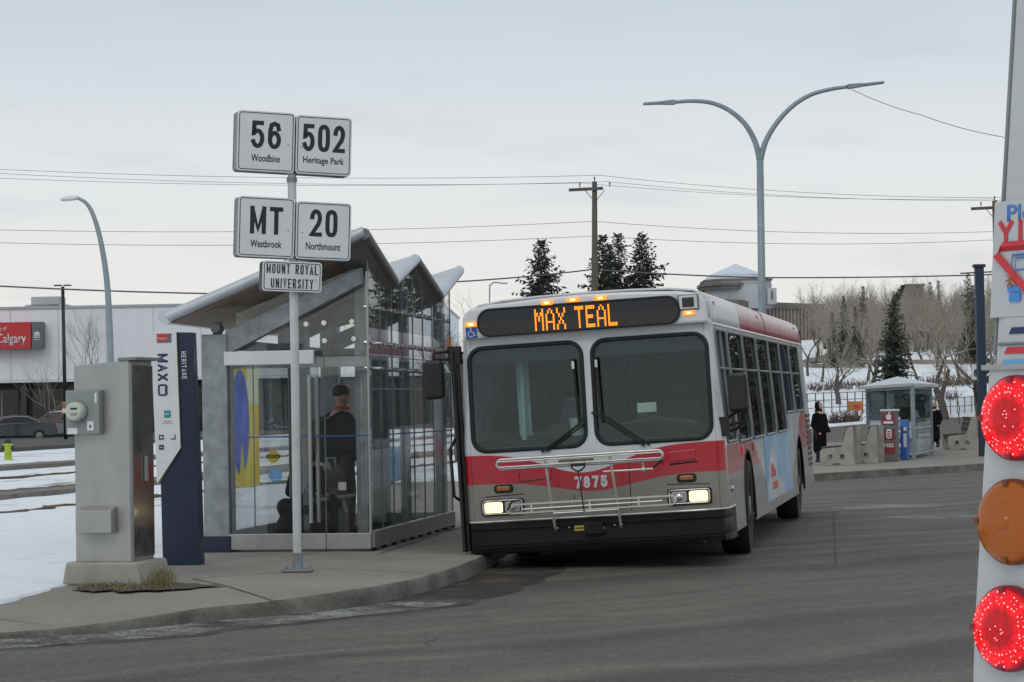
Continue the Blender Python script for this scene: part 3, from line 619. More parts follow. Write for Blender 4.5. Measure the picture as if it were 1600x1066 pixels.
# access sticker
mb = MB(); mb.box(-1.127, -1.021, -.056, -.05, 2.233, 2.339); st = bb(mb, 'access_sticker', 'box_blue')
mb = MB(); cx, cz = -1.074, 2.286
mb.tube([(cx-.005, -.058, cz+.035), (cx-.002, -.058, cz+.005), (cx+.02, -.058, cz+.002), (cx+.03, -.058, cz-.028), (cx+.042, -.058, cz-.026)], .0055, 5)
mb.tube([(cx-.004+.028*cos(a), -.058, cz-.012+.028*sin(a)) for a in [radians(110+22*i) for i in range(11)]], .0045, 5); mb.ball((cx-.005, -.058, cz+.042), .0085)
mb.build('wheelchair_symbol', 'white_paint', st)
# bumper
bo = []
for i in range(13):
    a = pi*i/12
bpts = [(-1.245, .62), (-1.245, .07), (-1.20, -.03), (-1.05, -.085), (-.6, -.105), (0, -.11), (.6, -.105), (1.05, -.085), (1.20, -.03), (1.245, .07), (1.245, .62)]
def bprof(mb, lev):
    n = len(bpts); vs = []
    for z, off in lev: vs += [(x*(1+off*.0), y+off, z) for x, y in bpts]
    fs = [(k*n+i, k*n+i+1, (k+1)*n+i+1, (k+1)*n+i) for k in range(len(lev)-1) for i in range(n-1)]
    mb.add(vs, fs)
mb = MB(); bprof(mb, [(.485, .10), (.485, .012), (.475, 0), (.42, 0), (.41, .012), (.40, .012), (.39, 0), (.27, 0), (.262, .01), (.254, .01), (.246, 0), (.20, .02), (.195, .1)])
bm_ = bb(mb, 'bumper', 'bumper', smooth=True)
mb = MB(); mb.tube([(x, y-.006, .492) for x, y in bpts], .011, 6); mb.build('chrome_strip', 'chrome', bm_)
mb = MB(); mb.box(-.20, -.07, -.118, -.11, .365, .415); lb = mb.build('warning_label', 'yellow', bm_)
mb = MB()
for k in range(7): mb.box(-.19+k*.0155, -.19+k*.0155+.010, -.121, -.117, .383, .398)
mb.build('label_lettering', 'ink', lb)
mb = MB(); mb.box(.01, .085, -.118, -.11, .365, .392); mb.build('small_label', 'sign_white', bm_)
for x, z in ((-.25, .40), (.18, .40), (-.06, .335), (-.36, .40), (.25, .4)):
    mb = MB(); mb.ball((x, -.113, z), .011); mb.build('bolt', 'chrome', bm_)
# headlights
for sg in (-1, 1):
    x0, x1 = (.70, 1.075) if sg > 0 else (-1.075, -.70)
    mb = MB(); mb.prism(rrect(x0-.02, x1+.02, .545, .70, .03), -.03, .0, lambda u, v, d: (u, d, v)); hb = bb(mb, 'headlight', 'bumper', bevel=.006)
    mb = MB(); mb.tube([(u, -.034, v) for u, v in rrect(x0, x1, .56, .685, .025)], .008, 6, closed=True); mb.build('headlight_bezel', 'chrome', hb)
    a, b = (.885, 1.06) if sg > 0 else (-1.06, -.885)
    mb = MB(); mb.prism(rrect(a, b, .572, .672, .02), -.045, -.03, lambda u, v, d: (u, d, v)); mb.build('low_beam', 'headlight_on', hb, bevel=.008)
    a, b = (.715, .865) if sg > 0 else (-.865, -.715)
    mb = MB(); mb.prism(rrect(a, b, .572, .672, .02), -.042, -.03, lambda u, v, d: (u, d, v)); q = mb.build('high_beam', 'stainless', hb, bevel=.008)
    mb = MB(); mb.ball(((a+b)/2, -.044, .62), .04, .012, .035); mb.build('reflector', 'chrome', q, smooth='all')
    cx = .87*sg
    mb = MB(); mb.prism(rrect(cx-.092, cx+.092, .755, .835, .03), -.022, .0, lambda u, v, d: (u, d, v)); q = bb(mb, 'turn_signal', 'rubber', bevel=.006)
    mb = MB(); mb.prism(rrect(cx-.065, cx+.065, .775, .818, .015), -.032, -.02, lambda u, v, d: (u, d, v)); mb.build('turn_lens', 'amber_lens', q, bevel=.006)
# hatches and seams on the nose
mb = MB()
def seam(pts, r=.0045): mb.tube([(x, fy(z)-.010, z) for x, z in pts], r, 5)
seam([(-.71, .93), (-.71, .85), (-.40, .87), (-.40, .95)]); seam([(.335, .52), (.335, 1.0)]); seam([(.335, 1.0), (.66, 1.0), (.66, .93)]); seam([(-1.05, .725), (-.68, .735)]); seam([(.68, .745), (1.08, .73)]); seam([(.72, .93), (.98, .945)], .009)
seam([(-.40, .57), (.30, .57)]); seam([(-.2, .70), (-.2, .66)]); 
bb(mb, 'hatch_seams', 'rubber')
mb = MB(); mb.prism([(.72, .95), (.97, .965), (.97, 1.06), (.72, 1.045)], -.018, 0, lambda u, v, d: (u, d, v)); bb(mb, 'hatch_panel', 'livery_front', bevel=.006)
stroke_text('fleet_number', '7875', .31, .112, .026, LEAN @ face(-.030, -.0135, .812), 'white_paint', bus, .28)
# bike rack, folded up against the nose
mb = MB(); mb.box(-.10, .08, -.17, -.10, .33, .44); rk = bb(mb, 'bike_rack', 'bumper', bevel=.008)
def loop(x0, x1, z0, z1, y, sh=0.0): return [(x, y, z+sh*x) for x, z in rrect(x0, x1, z0, z1, (z1-z0)/2-.001, 5)]
for (xa, za, xb, zb) in ((-.405, 1.07, -.37, .38), (.205, 1.065, .25, .375)):
    mb = MB(); mb.tube([(xa, -.30, za), (xa, -.30, za-.01), (xb, -.20, zb+.04), (xb, -.17, zb)], .0135, 7)
    mb.build('upright', 'silver', rk, smooth='all')
mb = MB(); mb.tube(loop(-.86, .70, .985, 1.075, -.31, .0), .012, 7, closed=True); mb.tube(loop(-.86, .70, 1.005, 1.055, -.34, .0), .008, 6, closed=True)
mb.build('upper_tray', 'silver', rk, smooth='all')
mb = MB(); mb.tube(loop(-.80, .78, .565, .645, -.24, .0), .012, 7, closed=True); mb.tube([(-.66, -.25, .60), (.66, -.25, .605)], .008, 6); mb.tube([(-.37, -.235, .545), (.25, -.235, .55)], .013, 6)
for x in (-.57, -.02, .44): mb.box(x-.008, x+.008, -.256, -.23, .57, .645)
mb.build('lower_tray', 'silver', rk, smooth=True)
mb = MB(); mb.tube([(.13, -.27, .905), (.60, -.29, .905)], .011, 6); mb.tube([(.51, -.29, .905), (.51, -.31, 1.0)], .012, 6); mb.ball((.51, -.295, .905), .025, .015, .025); mb.build('support_arm', 'silver', rk, smooth=True)
mb = MB(); mb.tube([(.60, -.3, .92), (.68, -.29, .97), (.705, -.3, 1.04)], .012, 6); mb.build('strap', 'rubber', rk)
mb = MB(); mb.tube([(-.80, -.25, .60), (-.76, -.25, .67), (-.68, -.25, .69)], .010, 6); mb.build('strap', 'rubber', rk)
mb = MB(); mb.tube([(-.15, -.33, 1.03), (-.15, -.35, .96), (-.11, -.35, .93), (-.07, -.35, .93), (-.03, -.35, .96), (-.03, -.33, 1.03)], .009, 6); mb.tube([(-.145, -.35, .985), (-.035, -.35, .985)], .014, 6); mb.tube([(-.09, -.35, .93), (-.075, -.26, .55)], .006, 6); mb.build('latch_handle', 'rubber', rk, smooth=True)
mb = MB(); mb.box(-.27, .06, -.352, -.348, 1.018, 1.042); mb.build('instruction_strip', 'tan', rk)
# wipers
for sg, px, pts in ((-1, -.48, ((-.48, 1.12), (-.10, 1.36), (-.075, 1.42))), (1, .50, ((.50, 1.12), (.06, 1.44), (.02, 1.46)))):
    mb = MB(); mb.tube([(x, -.035, z) for x, z in pts], .012, 6); mb.tube([(pts[0][0]+.05, -.03, pts[0][1]), (pts[1][0]+.05, -.03, pts[1][1])], .008, 5)
    wp = bb(mb, 'wiper', 'rubber')
    mb = MB(); xb = -.125 if sg < 0 else .095
    mb.tube([(xb+.02, -.03, 1.36), (xb, -.03, 1.98)], .012, 6); wb_ = mb.build('wiper_blade', 'rubber', wp); mb = MB(); mb.tube([(xb, -.045, 1.88), (xb, -.045, 1.95)], .014, 6); mb.build('blade_tip', 'chrome', wb_)
# sides
WA, WBk, RW = 2.15, 9.42, .56
def arch(yc): return [(yc+RW*cos(a), .42+RW*sin(a)) for a in [radians(-16+212*i/18) for i in range(19)]]
def sidepoly():
    P = [(RC, .50), (.62, .24)]
    for yc in (WA, WBk):
        A = arch(yc)[::-1]; P += [(yc-RW, .24)] + [q for q in A if q[1] > .25] + [(yc+RW, .24)]
    return P + [(BLEN, .27), (BLEN, 2.225), (RC, 2.225), (RC, 1.6)]
WINS = [(.20, 1.22, 1.09, 2.18), (1.32, 2.80, 1.07, 2.18), (2.90, 4.36, 1.07, 2.18), (4.46, 5.95, 1.07, 2.18), (6.05, 7.55, 1.07, 2.18), (7.65, 9.15, 1.29, 2.18), (9.25, 10.85, 1.29, 2.18)]
for sg in (-1, 1):
    smap = lambda y, z: (sg*hw(z), y, z)
    wl = WINS if sg > 0 else WINS[1:]
    mb = MB(); mb.plate(sidepoly(), [rrect(a, b, c, d, .09, 4) for a, b, c, d in wl], smap); bb(mb, 'side_panel', 'livery_side', solid=.02)
    for wi, (a, b, c, d) in enumerate(wl):
        mb = MB(); mb.plate(rrect(a, b, c, d, .09, 4), [], lambda y, z: (sg*(hw(z)-.004), y, z)); wo_ = bb(mb, 'window', 'bus_glass', solid=.006)
        mb = MB(); mb.tube([(sg*(hw(z)+.010), y, z) for y, z in rrect(a+.01, b-.01, c+.01, d-.01, .085, 4)], .017, 6, closed=True)
        zt = d-.38; mb.tube([(sg*(hw(zt)+.004), a, zt), (sg*(hw(zt)+.004), b, zt)], .014, 6)
        if wi == 0 and sg > 0: mb.tube([(sg*(hw(c)+.004), .72, c), (sg*(hw(d)+.004), .72, d)], .02, 6)
        mb.build('window_frame', 'grey_back', wo_, smooth='all')
    for yc in (WA, WBk):
        mb = MB(); mb.tube([(sg*(hw(z)+.004), y, z) for y, z in arch(yc)], .016, 6); bb(mb, 'arch_trim', 'rubber', smooth='all')
        mb = MB(); mb.box(sg*.80-.02, sg*.80+.02, yc-.7, yc+.7, .2, 1.1); mb.box(min(sg*.8, sg*1.2), max(sg*.8, sg*1.2), yc-.62, yc+.62, 1.02, 1.05)
        bb(mb, 'wheel_well', 'black')
mb = MB(); mb.box(1.235, 1.250, 4.1, 7.9, .34, 1.08); ad = bb(mb, 'advert_panel', 'ad')
mb = MB()
mb.prism([(4.25, .36), (6.3, .36), (6.6, .45), (6.2, .53), (5.6, .60), (5.35, .86), (5.05, .93), (4.8, .86), (4.6, .62), (4.3, .52)], 1.2505, 1.2535, lambda u, v, d: (d, u, v)); mb.build('advert_shape', 'white_paint', ad)
mb = MB(); mb.prism([(4.75, .60), (5.4, .60), (5.35, .66), (4.95, .76), (4.8, .72)], 1.254, 1.2565, lambda u, v, d: (d, u, v)); mb.prism([(4.9, .46), (5.5, .46), (5.5, .54), (4.9, .54)], 1.254, 1.2565, lambda u, v, d: (d, u, v)); mb.build('advert_patch', 'sign_red', ad)
mb = MB()
for z in [.52+.075*i for i in range(10)]: mb.box(1.236, 1.25, 11.05, 11.75, z, z+.045)
bb(mb, 'engine_louvre', 'black')
for yy, zz, mt in ((1.55, .99, 'tail_red'), (2.75, 1.0, 'amber_lens')):
    mb = MB(); mb.box(1.236, 1.262, yy, yy+.12, zz-.04, zz+.04); bb(mb, 'side_marker', mt, bevel=.008)
mb = MB(); mb.ball((1.25, .35, .66), .02, .03, .03); bb(mb, 'side_marker', 'chrome')
# roof
RP = [(1.180, 2.20), (1.174, 2.30), (1.162, 2.40), (1.13, 2.485), (1.03, 2.545), (.8, 2.575), (.45, 2.59), (0, 2.595)]
RP = [(-x, z) for x, z in RP] + [(x, z) for x, z in RP[-2::-1]]
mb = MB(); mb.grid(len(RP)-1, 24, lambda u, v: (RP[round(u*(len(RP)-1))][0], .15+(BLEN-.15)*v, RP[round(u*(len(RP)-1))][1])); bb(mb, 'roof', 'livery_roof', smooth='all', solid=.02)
for sg in (-1, 1):
    mb = MB(); mb.tube([(sg*1.188, .1, 2.215), (sg*1.188, BLEN, 2.215)], .016, 6); bb(mb, 'drip_rail', 'white_paint')
mb = MB()
for yy in (6.0,): mb.tube([(x*1.006, yy, z+.004) for x, z in RP], .010, 5)
bb(mb, 'roof_seam', 'maroon')
for yy in (.55, 5.2, 10.9):
    mb = MB(); mb.box(1.13, 1.172, yy, yy+.10, 2.40, 2.445); bb(mb, 'roof_marker', 'amber_lens', bevel=.006)
for x, y in ((-.42, 1.2), (.35, 2.0)):
    mb = MB(); mb.tube([(x-.09, y, 2.52), (x-.03, y, 2.61), (x+.03, y, 2.59), (x+.10, y, 2.52)], [.03, .04, .04, .03], 8); bb(mb, 'antenna', 'white_paint', smooth='all')
mb = MB(); mb.prism(rrect(-.30, .30, 2.52, 2.59, .03), 2.6, 4.0, lambda u, v, d: (u, d, v)); bb(mb, 'roof_hatch', 'poster_pale', bevel=.01)
# rear, floor, inside
mb = MB(); mb.plate([(-hw(z), z) for z in (.3, 1.2, 2.25, 2.32)][::-1] + [(x, z) for x, z in ()] + [(hw(z), z) for z in (.3, 1.2, 2.25, 2.32)] + [(1.10, 2.46), (.8, 2.52), (0, 2.55), (-.8, 2.52), (-1.10, 2.46)], [], lambda x, z: (x, BLEN, z)); bb(mb, 'rear_panel', 'livery_side', solid=.02)
mb = MB(); mb.box(-1.19, 1.19, BLEN-.02, BLEN+.06, 2.0, 2.42); bb(mb, 'rear_cap', 'black')
mb = MB(); mb.box(-1.2, 1.2, .12, BLEN-.05, .36, .40); bb(mb, 'floor', 'interior')
mb = MB(); mb.box(-1.13, 1.13, .3, BLEN-.1, 2.30, 2.32); bb(mb, 'ceiling', 'interior_pale')
mb = MB(); mb.box(-1.15, 1.15, 10.9, 10.95, .4, 2.30); bb(mb, 'rear_bulkhead', 'interior')
mb = MB(); mb.prism([(.06, 1.19), (.30, 1.24), (.62, 1.17), (.66, .5), (.06, .5)], -1.16, 1.16, lambda u, v, d: (d, u, v)); bb(mb, 'dashboard', 'black', bevel=.03)
mb = MB(); mb.prism([(-.55, 1.2), (-.50, 1.33), (-.36, 1.38), (-.30, 1.62), (-.12, 1.62), (-.10, 1.30), (.05, 1.22), (.2, 1.34), (.55, 1.40), (.95, 1.33), (1.12, 1.2)], .34, .6, lambda u, v, d: (u, d, v)); bb(mb, 'instrument_hood', 'black', bevel=.03)
mb = MB(); c = V((.62, .85, 1.28)); R = Matrix.Rotation(radians(-55), 3, 'X')
mb.tube([c + R @ V((.22*cos(a), .22*sin(a), 0)) for a in [2*pi*i/24 for i in range(24)]], .017, 7, closed=True)
for a in (0, 2.1, 4.2): mb.tube([c, c + R @ V((.22*cos(a), .22*sin(a), 0))], .014, 6)
mb.tube([c, c + R @ V((0, .02, -.5))], .03, 8); bb(mb, 'steering_wheel', 'black', smooth='all')
mb = MB(); mb.box(.38, .88, 1.35, 1.85, .75, .9); mb.box(.38, .88, 1.78, 1.92, .85, 1.55); mb.box(.50, .76, 1.80, 1.9, 1.55, 1.75); bb(mb, 'driver_seat', 'black', bevel=.05)
mb = MB(); mb.box(.15, 1.1, 2.1, 2.14, .4, 1.45); bb(mb, 'partition', 'interior')
mb = MB(); mb.box(-1.1, -.35, 2.5, 2.54, .4, 1.3); bb(mb, 'partition', 'interior')
mb = MB(); mb.tube([(-.72, .42, 1.2), (-.70, .42, 2.15)], .028, 8); mb.box(-.78, -.66, .52, .54, 1.28, 2.15); bb(mb, 'door_pillar', 'interior_pale')
for k in range(6):
    for sg in (-1, 1):
        mb = MB(); y = 3.2+k*1.2; xa, xb = (.30, 1.1) if sg > 0 else (-1.1, -.30)
        mb.box(xa, xb, y, y+.45, .75, .85); mb.box(xa, xb, y+.40, y+.48, .8, 1.45); bb(mb, 'seat', 'seat_blue', bevel=.04)
for sg in (-1, 1):
    mb = MB(); mb.tube([(sg*.35, 2.2, 2.1), (sg*.35, 10.5, 2.1)], .018, 6); gr_ = bb(mb, 'grab_rail', 'yellow')
    for k in range(4):
        mb = MB(); mb.tube([(sg*.35, 3.4+k*2, .4), (sg*.35, 3.4+k*2, 2.1)], .016, 6); mb.build('grab_pole', 'yellow', gr_)
mb = MB(); mb.tube([(-.18, .30, 1.25), (-.18, .30, 1.42)], [.06, .075], 14); bb(mb, 'bucket', 'cup', smooth=True)
mb = MB(); mb.box(.44, .62, .07, .075, 1.43, 1.52); bb(mb, 'windshield_notice', 'poster_pale')
mb = MB(); mb.box(-1.06, -.97, .25, .28, 1.62, 1.98); bb(mb, 'inner_mirror', 'black', bevel=.01)
# mirrors
mb = MB(); mb.tube([(-1.20, .12, 2.10), (-1.32, .0, 2.13), (-1.45, -.03, 2.12), (-1.47, -.03, 2.02)], .016, 7); mb.tube([(-1.20, .12, 2.02), (-1.33, .0, 2.05), (-1.46, -.03, 2.06)], .012, 6); mb.box(-1.33, -1.22, .0, .14, 2.0, 2.17); mr = bb(mb, 'mirror', 'black', smooth=True)
mb = MB(); mb.prism(rrect(-1.565, -1.375, 1.68, 2.05, .05), -.10, .02, lambda u, v, d: (u+.02*(v-1.85), d, v)); mb.build('mirror_head', 'black', mr, bevel=.03)
mb = MB(); mb.tube([(-1.31, .0, 2.17), (-1.31, .0, 2.25)], .022, 8); mb.build('mirror_lamp', 'amber_lens', mr)
mb = MB(); mb.box(1.20, 1.30, .02, .16, 1.16, 1.34)
for p in (((1.24, .1, 1.30), (1.34, -.02, 1.36), (1.44, -.06, 1.40)), ((1.24, .1, 1.20), (1.36, -.02, 1.22), (1.46, -.06, 1.30), (1.48, -.06, 1.40)), ((1.24, .1, 1.25), (1.40, -.05, 1.28), (1.40, -.06, 1.42))): mb.tube(p, .016, 7)
mr = bb(mb, 'mirror', 'black', smooth=True)
mb = MB(); mb.prism(rrect(1.315, 1.50, 1.38, 1.74, .045), -.12, .02, lambda u, v, d: (u, d, v)); mb.build('mirror_head', 'black', mr, bevel=.03)
# kerbside door, folded open
mb = MB(); mb.box(-1.27, -1.235, .03, .09, .22, 2.16); mb.box(-1.30, -1.27, -.03, .03, .22, 2.14); dr = bb(mb, 'door', 'black', bevel=.01)
mb = MB(); mb.box(-1.315, -1.297, .05, .55, .3, 2.1); mb.build('door_leaf', 'dark_pane', dr, bevel=.01)
mb = MB(); mb.tube([(-1.30, .05, .70), (-1.36, .02, .75), (-1.37, .02, 1.2), (-1.31, .05, 1.3)], .017, 7); mb.build('door_handle', 'black', dr, smooth='all')
# wheels stay flat on the road
def wheel(x, yc, steer=0.0):
    T = Matrix.Translation((x, yc, .475)) @ Matrix.Rotation(steer, 4, 'Z')
    mb = MB(); pr = [(.10, .30), (.13, .33), (.145, .40), (.14, .455), (.10, .475), (-.10, .475), (-.14, .455), (-.145, .40), (-.13, .33), (-.10, .30)]
    n = 36; mb.add([(a, r*cos(2*pi*j/n), r*sin(2*pi*j/n)) for a, r in pr for j in range(n)], [(i*n+j, i*n+(j+1) % n, (i+1)*n+(j+1) % n, (i+1)*n+j) for i in range(len(pr)-1) for j in range(n)])
    wh = mb.build('wheel', 'rubber', bus, smooth=True, mtx=T)
    s = 1 if x > 0 else -1
    mb = MB(); mb.tube([(s*.02, 0, 0), (s*.09, 0, 0)], [.30, .30], 28); mb.tube([(s*.09, 0, 0), (s*.14, 0, 0)], [.12, .10], 16)
    for j in range(10): a = 2*pi*j/10; mb.tube([(s*.09, .2*cos(a), .2*sin(a)), (s*.115, .2*cos(a), .2*sin(a))], .018, 6)
    mb.build('rim', 'grey_back', wh, smooth=True)
for sg in (-1, 1): wheel(sg*1.08, WA, radians(2)); wheel(sg*1.05, WBk)
mb = MB(); mb.box(-1.1, 1.1, .3, BLEN-.2, .26, .35); mb.box(-.95, .95, .3, 1.4, .16, .26); bb(mb, 'underbody', 'black')
# ================================================================== STOP FURNITURE
def sgn_panel(parent, name, x0, x1, z0, z1, y, lines, label):
    mb = MB(); mb.prism(rrect(x0, x1, z0, z1, .03, 4), y, y+.006, lambda u, v, d: (u, d, v)); p = mb.build(name, 'sign_white', parent, bevel=.002)
    p['label'] = label; p.matrix_local = SIGNM
    i = .016; mb = MB(); mb.tube([(u, y-.0005, v) for u, v in rrect(x0+i, x1-i, z0+i, z1-i, .022, 4)], .0035, 4, closed=True); mb.build('border', 'ink', p)
    for (b, cx, cz, w, h, bold) in lines:
        if bold > 1: stroke_text('lettering', b, w, h, bold*.001, face(cx, y-.0003, cz), 'ink', p, .27 if h > .1 else .42)
        else: text('lettering', b, w, h, face(cx, y-.0015, cz), 'ink', p, bold)
    for (bx, bz) in ((x0+.055 if x0 > -.1 else x1-.055, (z0+z1)/2-.02),):
        mb = MB(); mb.ball((bx, y-.001, bz), .006); mb.build('rivet', 'grey_back', p)
    return p
sp = ground(465, 893, .15)
sg_ = root('bus_stop_sign', 'tall white pole at the kerb carrying four square route panels and a destination plate', 'bus stop sign', (sp.x, sp.y, .15))
mb = MB(); mb.tube([(0, 0, .0), (.004, 0, 1.5), (.0, 0, 3.85)], .037, 20); mb.build('pole', 'pole_steel', sg_, smooth=True)
mb = MB(); mb.tube([(0, 0, .02), (0, 0, .16)], .048, 20); mb.build('pole_sleeve', 'galv', sg_, smooth=True)
mb = MB(); mb.box(-.13, .13, -.11, .11, .003, .02); bp_ = mb.build('base_plate', 'grey_back', sg_, bevel=.004)
for x in (-.1, .1):
    for y in (-.08, .08):
        mb = MB(); mb.cyl((x, y, .02), (x, y, .045), .012, n=6); mb.build('anchor_bolt', 'galv', bp_)
for z in (2.62, 3.05, 3.35, 3.75):
    mb = MB(); mb.tube([(0, 0, z-.02), (0, 0, z+.02)], .045, 16); mb.build('clamp', 'galv', sg_)
SIGNM = Matrix.Rotation(radians(19), 4, 'Z') @ Matrix.Rotation(radians(2.3), 4, 'Y')
SIGNM = Matrix.Translation((0, 0, 3.3)) @ SIGNM @ Matrix.Translation((0, 0, -3.3))
PN = ((-.505, -.006, 3.40, 3.915, '56', 'Woodbine', .26, .25), (.006, .497, 3.40, 3.905, '502', 'Heritage Park', .375, .36), (-.480, .012, 2.67, 3.185, 'MT', 'Westbrook', .285, .27), (.024, .51, 2.67, 3.165, '20', 'Northmount', .245, .305))
for (x0, x1, z0, z1, num, place, nw, pw) in PN:
    cx = (x0+x1)/2
    sgn_panel(sg_, 'route_panel', x0, x1, z0, z1, -.085, ((num, cx, z0+.315, nw, .235, 37), (place, cx, z0+.115, pw, .062 if 'g' not in place else .072, .012)), 'white square panel reading %s %s' % (num, place))
    mb = MB(); mb.prism(rrect(x0, x1, z0, z1, .03, 4), .075, .081, lambda u, v, d: (u, d, v)); q = mb.build('back_panel', 'grey_back', sg_, bevel=.002); q.matrix_local = SIGNM
    mb = MB(); mb.box(x0+.005, x0+.012, -.079, .075, z0+.012, z1-.012); mb.box(x0+.012, x1-.012, -.079, .075, z0+.005, z0+.012); q = mb.build('panel_frame', 'grey_back', sg_); q.matrix_local = SIGNM
sgn_panel(sg_, 'destination_panel', -.258, .262, 2.385, 2.645, -.085, (('MOUNT ROYAL', .002, 2.578, .45, .082, 10), ('UNIVERSITY', .002, 2.455, .37, .082, 10)), 'small white plate reading Mount Royal University')
mb = MB(); mb.prism(rrect(-.258, .262, 2.385, 2.645, .03, 4), .03, .036, lambda u, v, d: (u, d, v)); q = mb.build('back_panel', 'grey_back', sg_); q.matrix_local = SIGNM
# ---- information totem
tp = ground(285, 883, .15)
tt = root('information_totem', 'slim white and navy transit totem with vertical lettering beside the shelter post', 'totem', (tp.x, tp.y, .15), radians(-4))
mb = MB(); mb.prism([(-.168, 0), (.180, 0), (.165, .8), (.128, 2.095), (-.012, 2.10), (.016, 1.06), (-.178, .75)], -.05, .13, lambda u, v, d: (u, d, v)); mb.build('navy_post', 'navy', tt, bevel=.004)
mb = MB(); mb.prism([(-.205, .735), (.014, 1.055), (-.012, 2.105), (-.245, 2.100)], -.085, .06, lambda u, v, d: (u, d, v)); wp_ = mb.build('white_panel', 'white_paint', tt, bevel=.004)
mb = MB(); mb.prism([(-.205, .737), (.013, 1.055), (-.010, 2.103), (-.022, 2.103), (.001, 1.062), (-.2, .76)], -.088, -.085, lambda u, v, d: (u, d, v)); mb.build('edge_strip', 'poster_pale', wp_)
RD = radians(-90)
stroke_text('lettering', 'MAX', .245, .092, .020, face(-.137, -.0855, 1.785, RD), 'navy_ink', wp_, .25)
stroke_text('lettering', 'HERITAGE', .25, .044, .0065, face(.050, -.0505, 1.80, RD+radians(1.5)), 'white_paint', tt, .45)
mb = MB(); mb.box(-.188, -.055, -.088, -.085, 2.015, 2.088); lg = mb.build('emblem', 'sign_red', wp_)
mb = MB(); mb.box(-.088, -.056, -.089, -.0882, 2.016, 2.087); mb.box(-.187, -.056, -.0895, -.0891, 2.006, 2.020); mb.build('emblem_panel', 'box_grey', lg)
text('lettering', 'Calgary', .085, .026, face(-.138, -.0895, 2.045), 'white_paint', lg, .01)
mb = MB(); L = [(u, -.089, v) for u, v in rrect(-.175, -.105, 1.535, 1.625, .014, 3)]; mb.tube(L, .008, 4, closed=True); mb.box(-.182, -.172, -.092, -.086, 1.56, 1.60); mb.box(-.108, -.094, -.092, -.086, 1.545, 1.556); mb.box(-.108, -.094, -.092, -.086, 1.604, 1.615); mb.box(-.118, -.112, -.092, -.086, 1.55, 1.61); mb.build('bus_icon', 'navy_ink', wp_)
mb = MB(); mb.box(-.130, -.07, -.088, -.085, 1.33, 1.395); tl = mb.build('teal_square', 'teal', wp_); text('lettering', 'MT', .036, .022, face(-.10, -.089, 1.362), 'white_paint', tl, .02)
mb = MB(); mb.box(-.132, -.068, -.0865, -.085, 1.292, 1.300); mb.box(-.15, -.05, -.0865, -.085, 1.274, 1.279); mb.build('small_print', 'grey_back', wp_)
for (x, z, kind) in ((-.158, 1.155, 0), (-.052, 1.155, 1), (-.158, 1.065, 2)):
    mb = MB()
    if kind == 1: mb.box(x-.02, x+.024, -.088, -.085, z-.022, z-.012); mb.box(x+.014, x+.024, -.088, -.085, z-.012, z+.022)
    else: mb.box(x-.022, x+.022, -.088, -.085, z-.022, z+.022)
    q = mb.build('pictogram', 'navy_ink', wp_)
    if kind != 1:
        mb = MB(); mb.box(x-.01, x+.012, -.0895, -.088, z-.009 if kind == 0 else z-.004, z+.009 if kind == 0 else z+.003); mb.build('pictogram_mark', 'white_paint', q)
mb = MB(); mb.box(-.185, -.07, -.0865, -.085, .945, .949); mb.box(-.17, -.09, -.0865, -.085, .928, .932); mb.ball((-.13, -.085, .895), .016, .0015, .012); mb.build('small_print', 'sign_white', wp_)
# ---- steel cabinet on its pad
cp = ground(186, 914, .15)
cb_ = root('utility_cabinet', 'brushed steel electrical cabinet with a round meter on a concrete pad', 'cabinet', (cp.x-.065, cp.y+.25, .15), radians(-15))
mb = MB(); mb.prism([(-.335, 0), (.355, 0), (.315, .185), (-.30, .185)], -.31, .31, lambda u, v, d: (u, d, v)); pd = mb.build('concrete_pad', 'bench_concrete', cb_, bevel=.02)
mb = MB(); mb.prism([(-.24, .185), (.24, .185), (.24, 1.80), (-.24, 1.765)], -.235, .22, lambda u, v, d: (u, d, v)); cbx = mb.build('body', 'stainless', cb_, bevel=.004)
mb = MB(); mb.box(.242, .256, -.215, .205, .215, 1.76); dr = mb.build('door', 'stainless_dark', cb_, bevel=.004)
mb = MB(); mb.box(.24, .262, -.235, -.218, .19, 1.78); mb.build('door_edge', 'grey_back', cb_)
mb = MB(); mb.box(.256, .275, .0, .055, .82, 1.02); mb.build('door_handle', 'stainless', dr, bevel=.006)
mb = MB(); mb.prism([(.15, 1.795), (.305, 1.80), (.305, 1.825), (.15, 1.82)], -.25, .26, lambda u, v, d: (u, d, v)); mb.build('roof_lip', 'grey_back', cb_, bevel=.003)
mb = MB(); mb.prism([(-.245, .42), (-.245, .63), (-.345, .60), (-.345, .42)], -.19, .12, lambda u, v, d: (d, u, v)); mb.build('vent_hood', 'stainless', cb_, bevel=.005)
mb = MB(); mb.box(-.275, .02, -.325, -.236, 1.21, 1.565); mt_ = mb.build('meter_box', 'meter_grey', cb_, bevel=.008)
mb = MB(); mb.tube([(-.165, -.325, 1.395), (-.165, -.345, 1.395)], .088, 28); mb.build('meter_ring', 'grey_back', mt_, smooth=True)
mb = MB(); mb.tube([(-.165, -.345, 1.395), (-.165, -.40, 1.395), (-.165, -.412, 1.395)], [.078, .074, .06], 28); mf = mb.build('meter_dial', 'meter_face', mt_, smooth=True)
mb = MB(); mb.box(-.19, -.13, -.4135, -.412, 1.41, 1.425); mb.box(-.195, -.125, -.4135, -.412, 1.375, 1.380); mb.box(-.185, -.135, -.4135, -.412, 1.362, 1.366); mb.build('dial_marks', 'ink', mf)
for (x0, x1, z0, z1) in ((-.255, -.17, 1.215, 1.262), (-.085, -.03, 1.24, 1.315), (-.018, .0, 1.46, 1.54)):
    mb = MB(); mb.box(x0, x1, -.328, -.325, z0, z1); q = mb.build('label_sticker', 'sign_white', mt_)
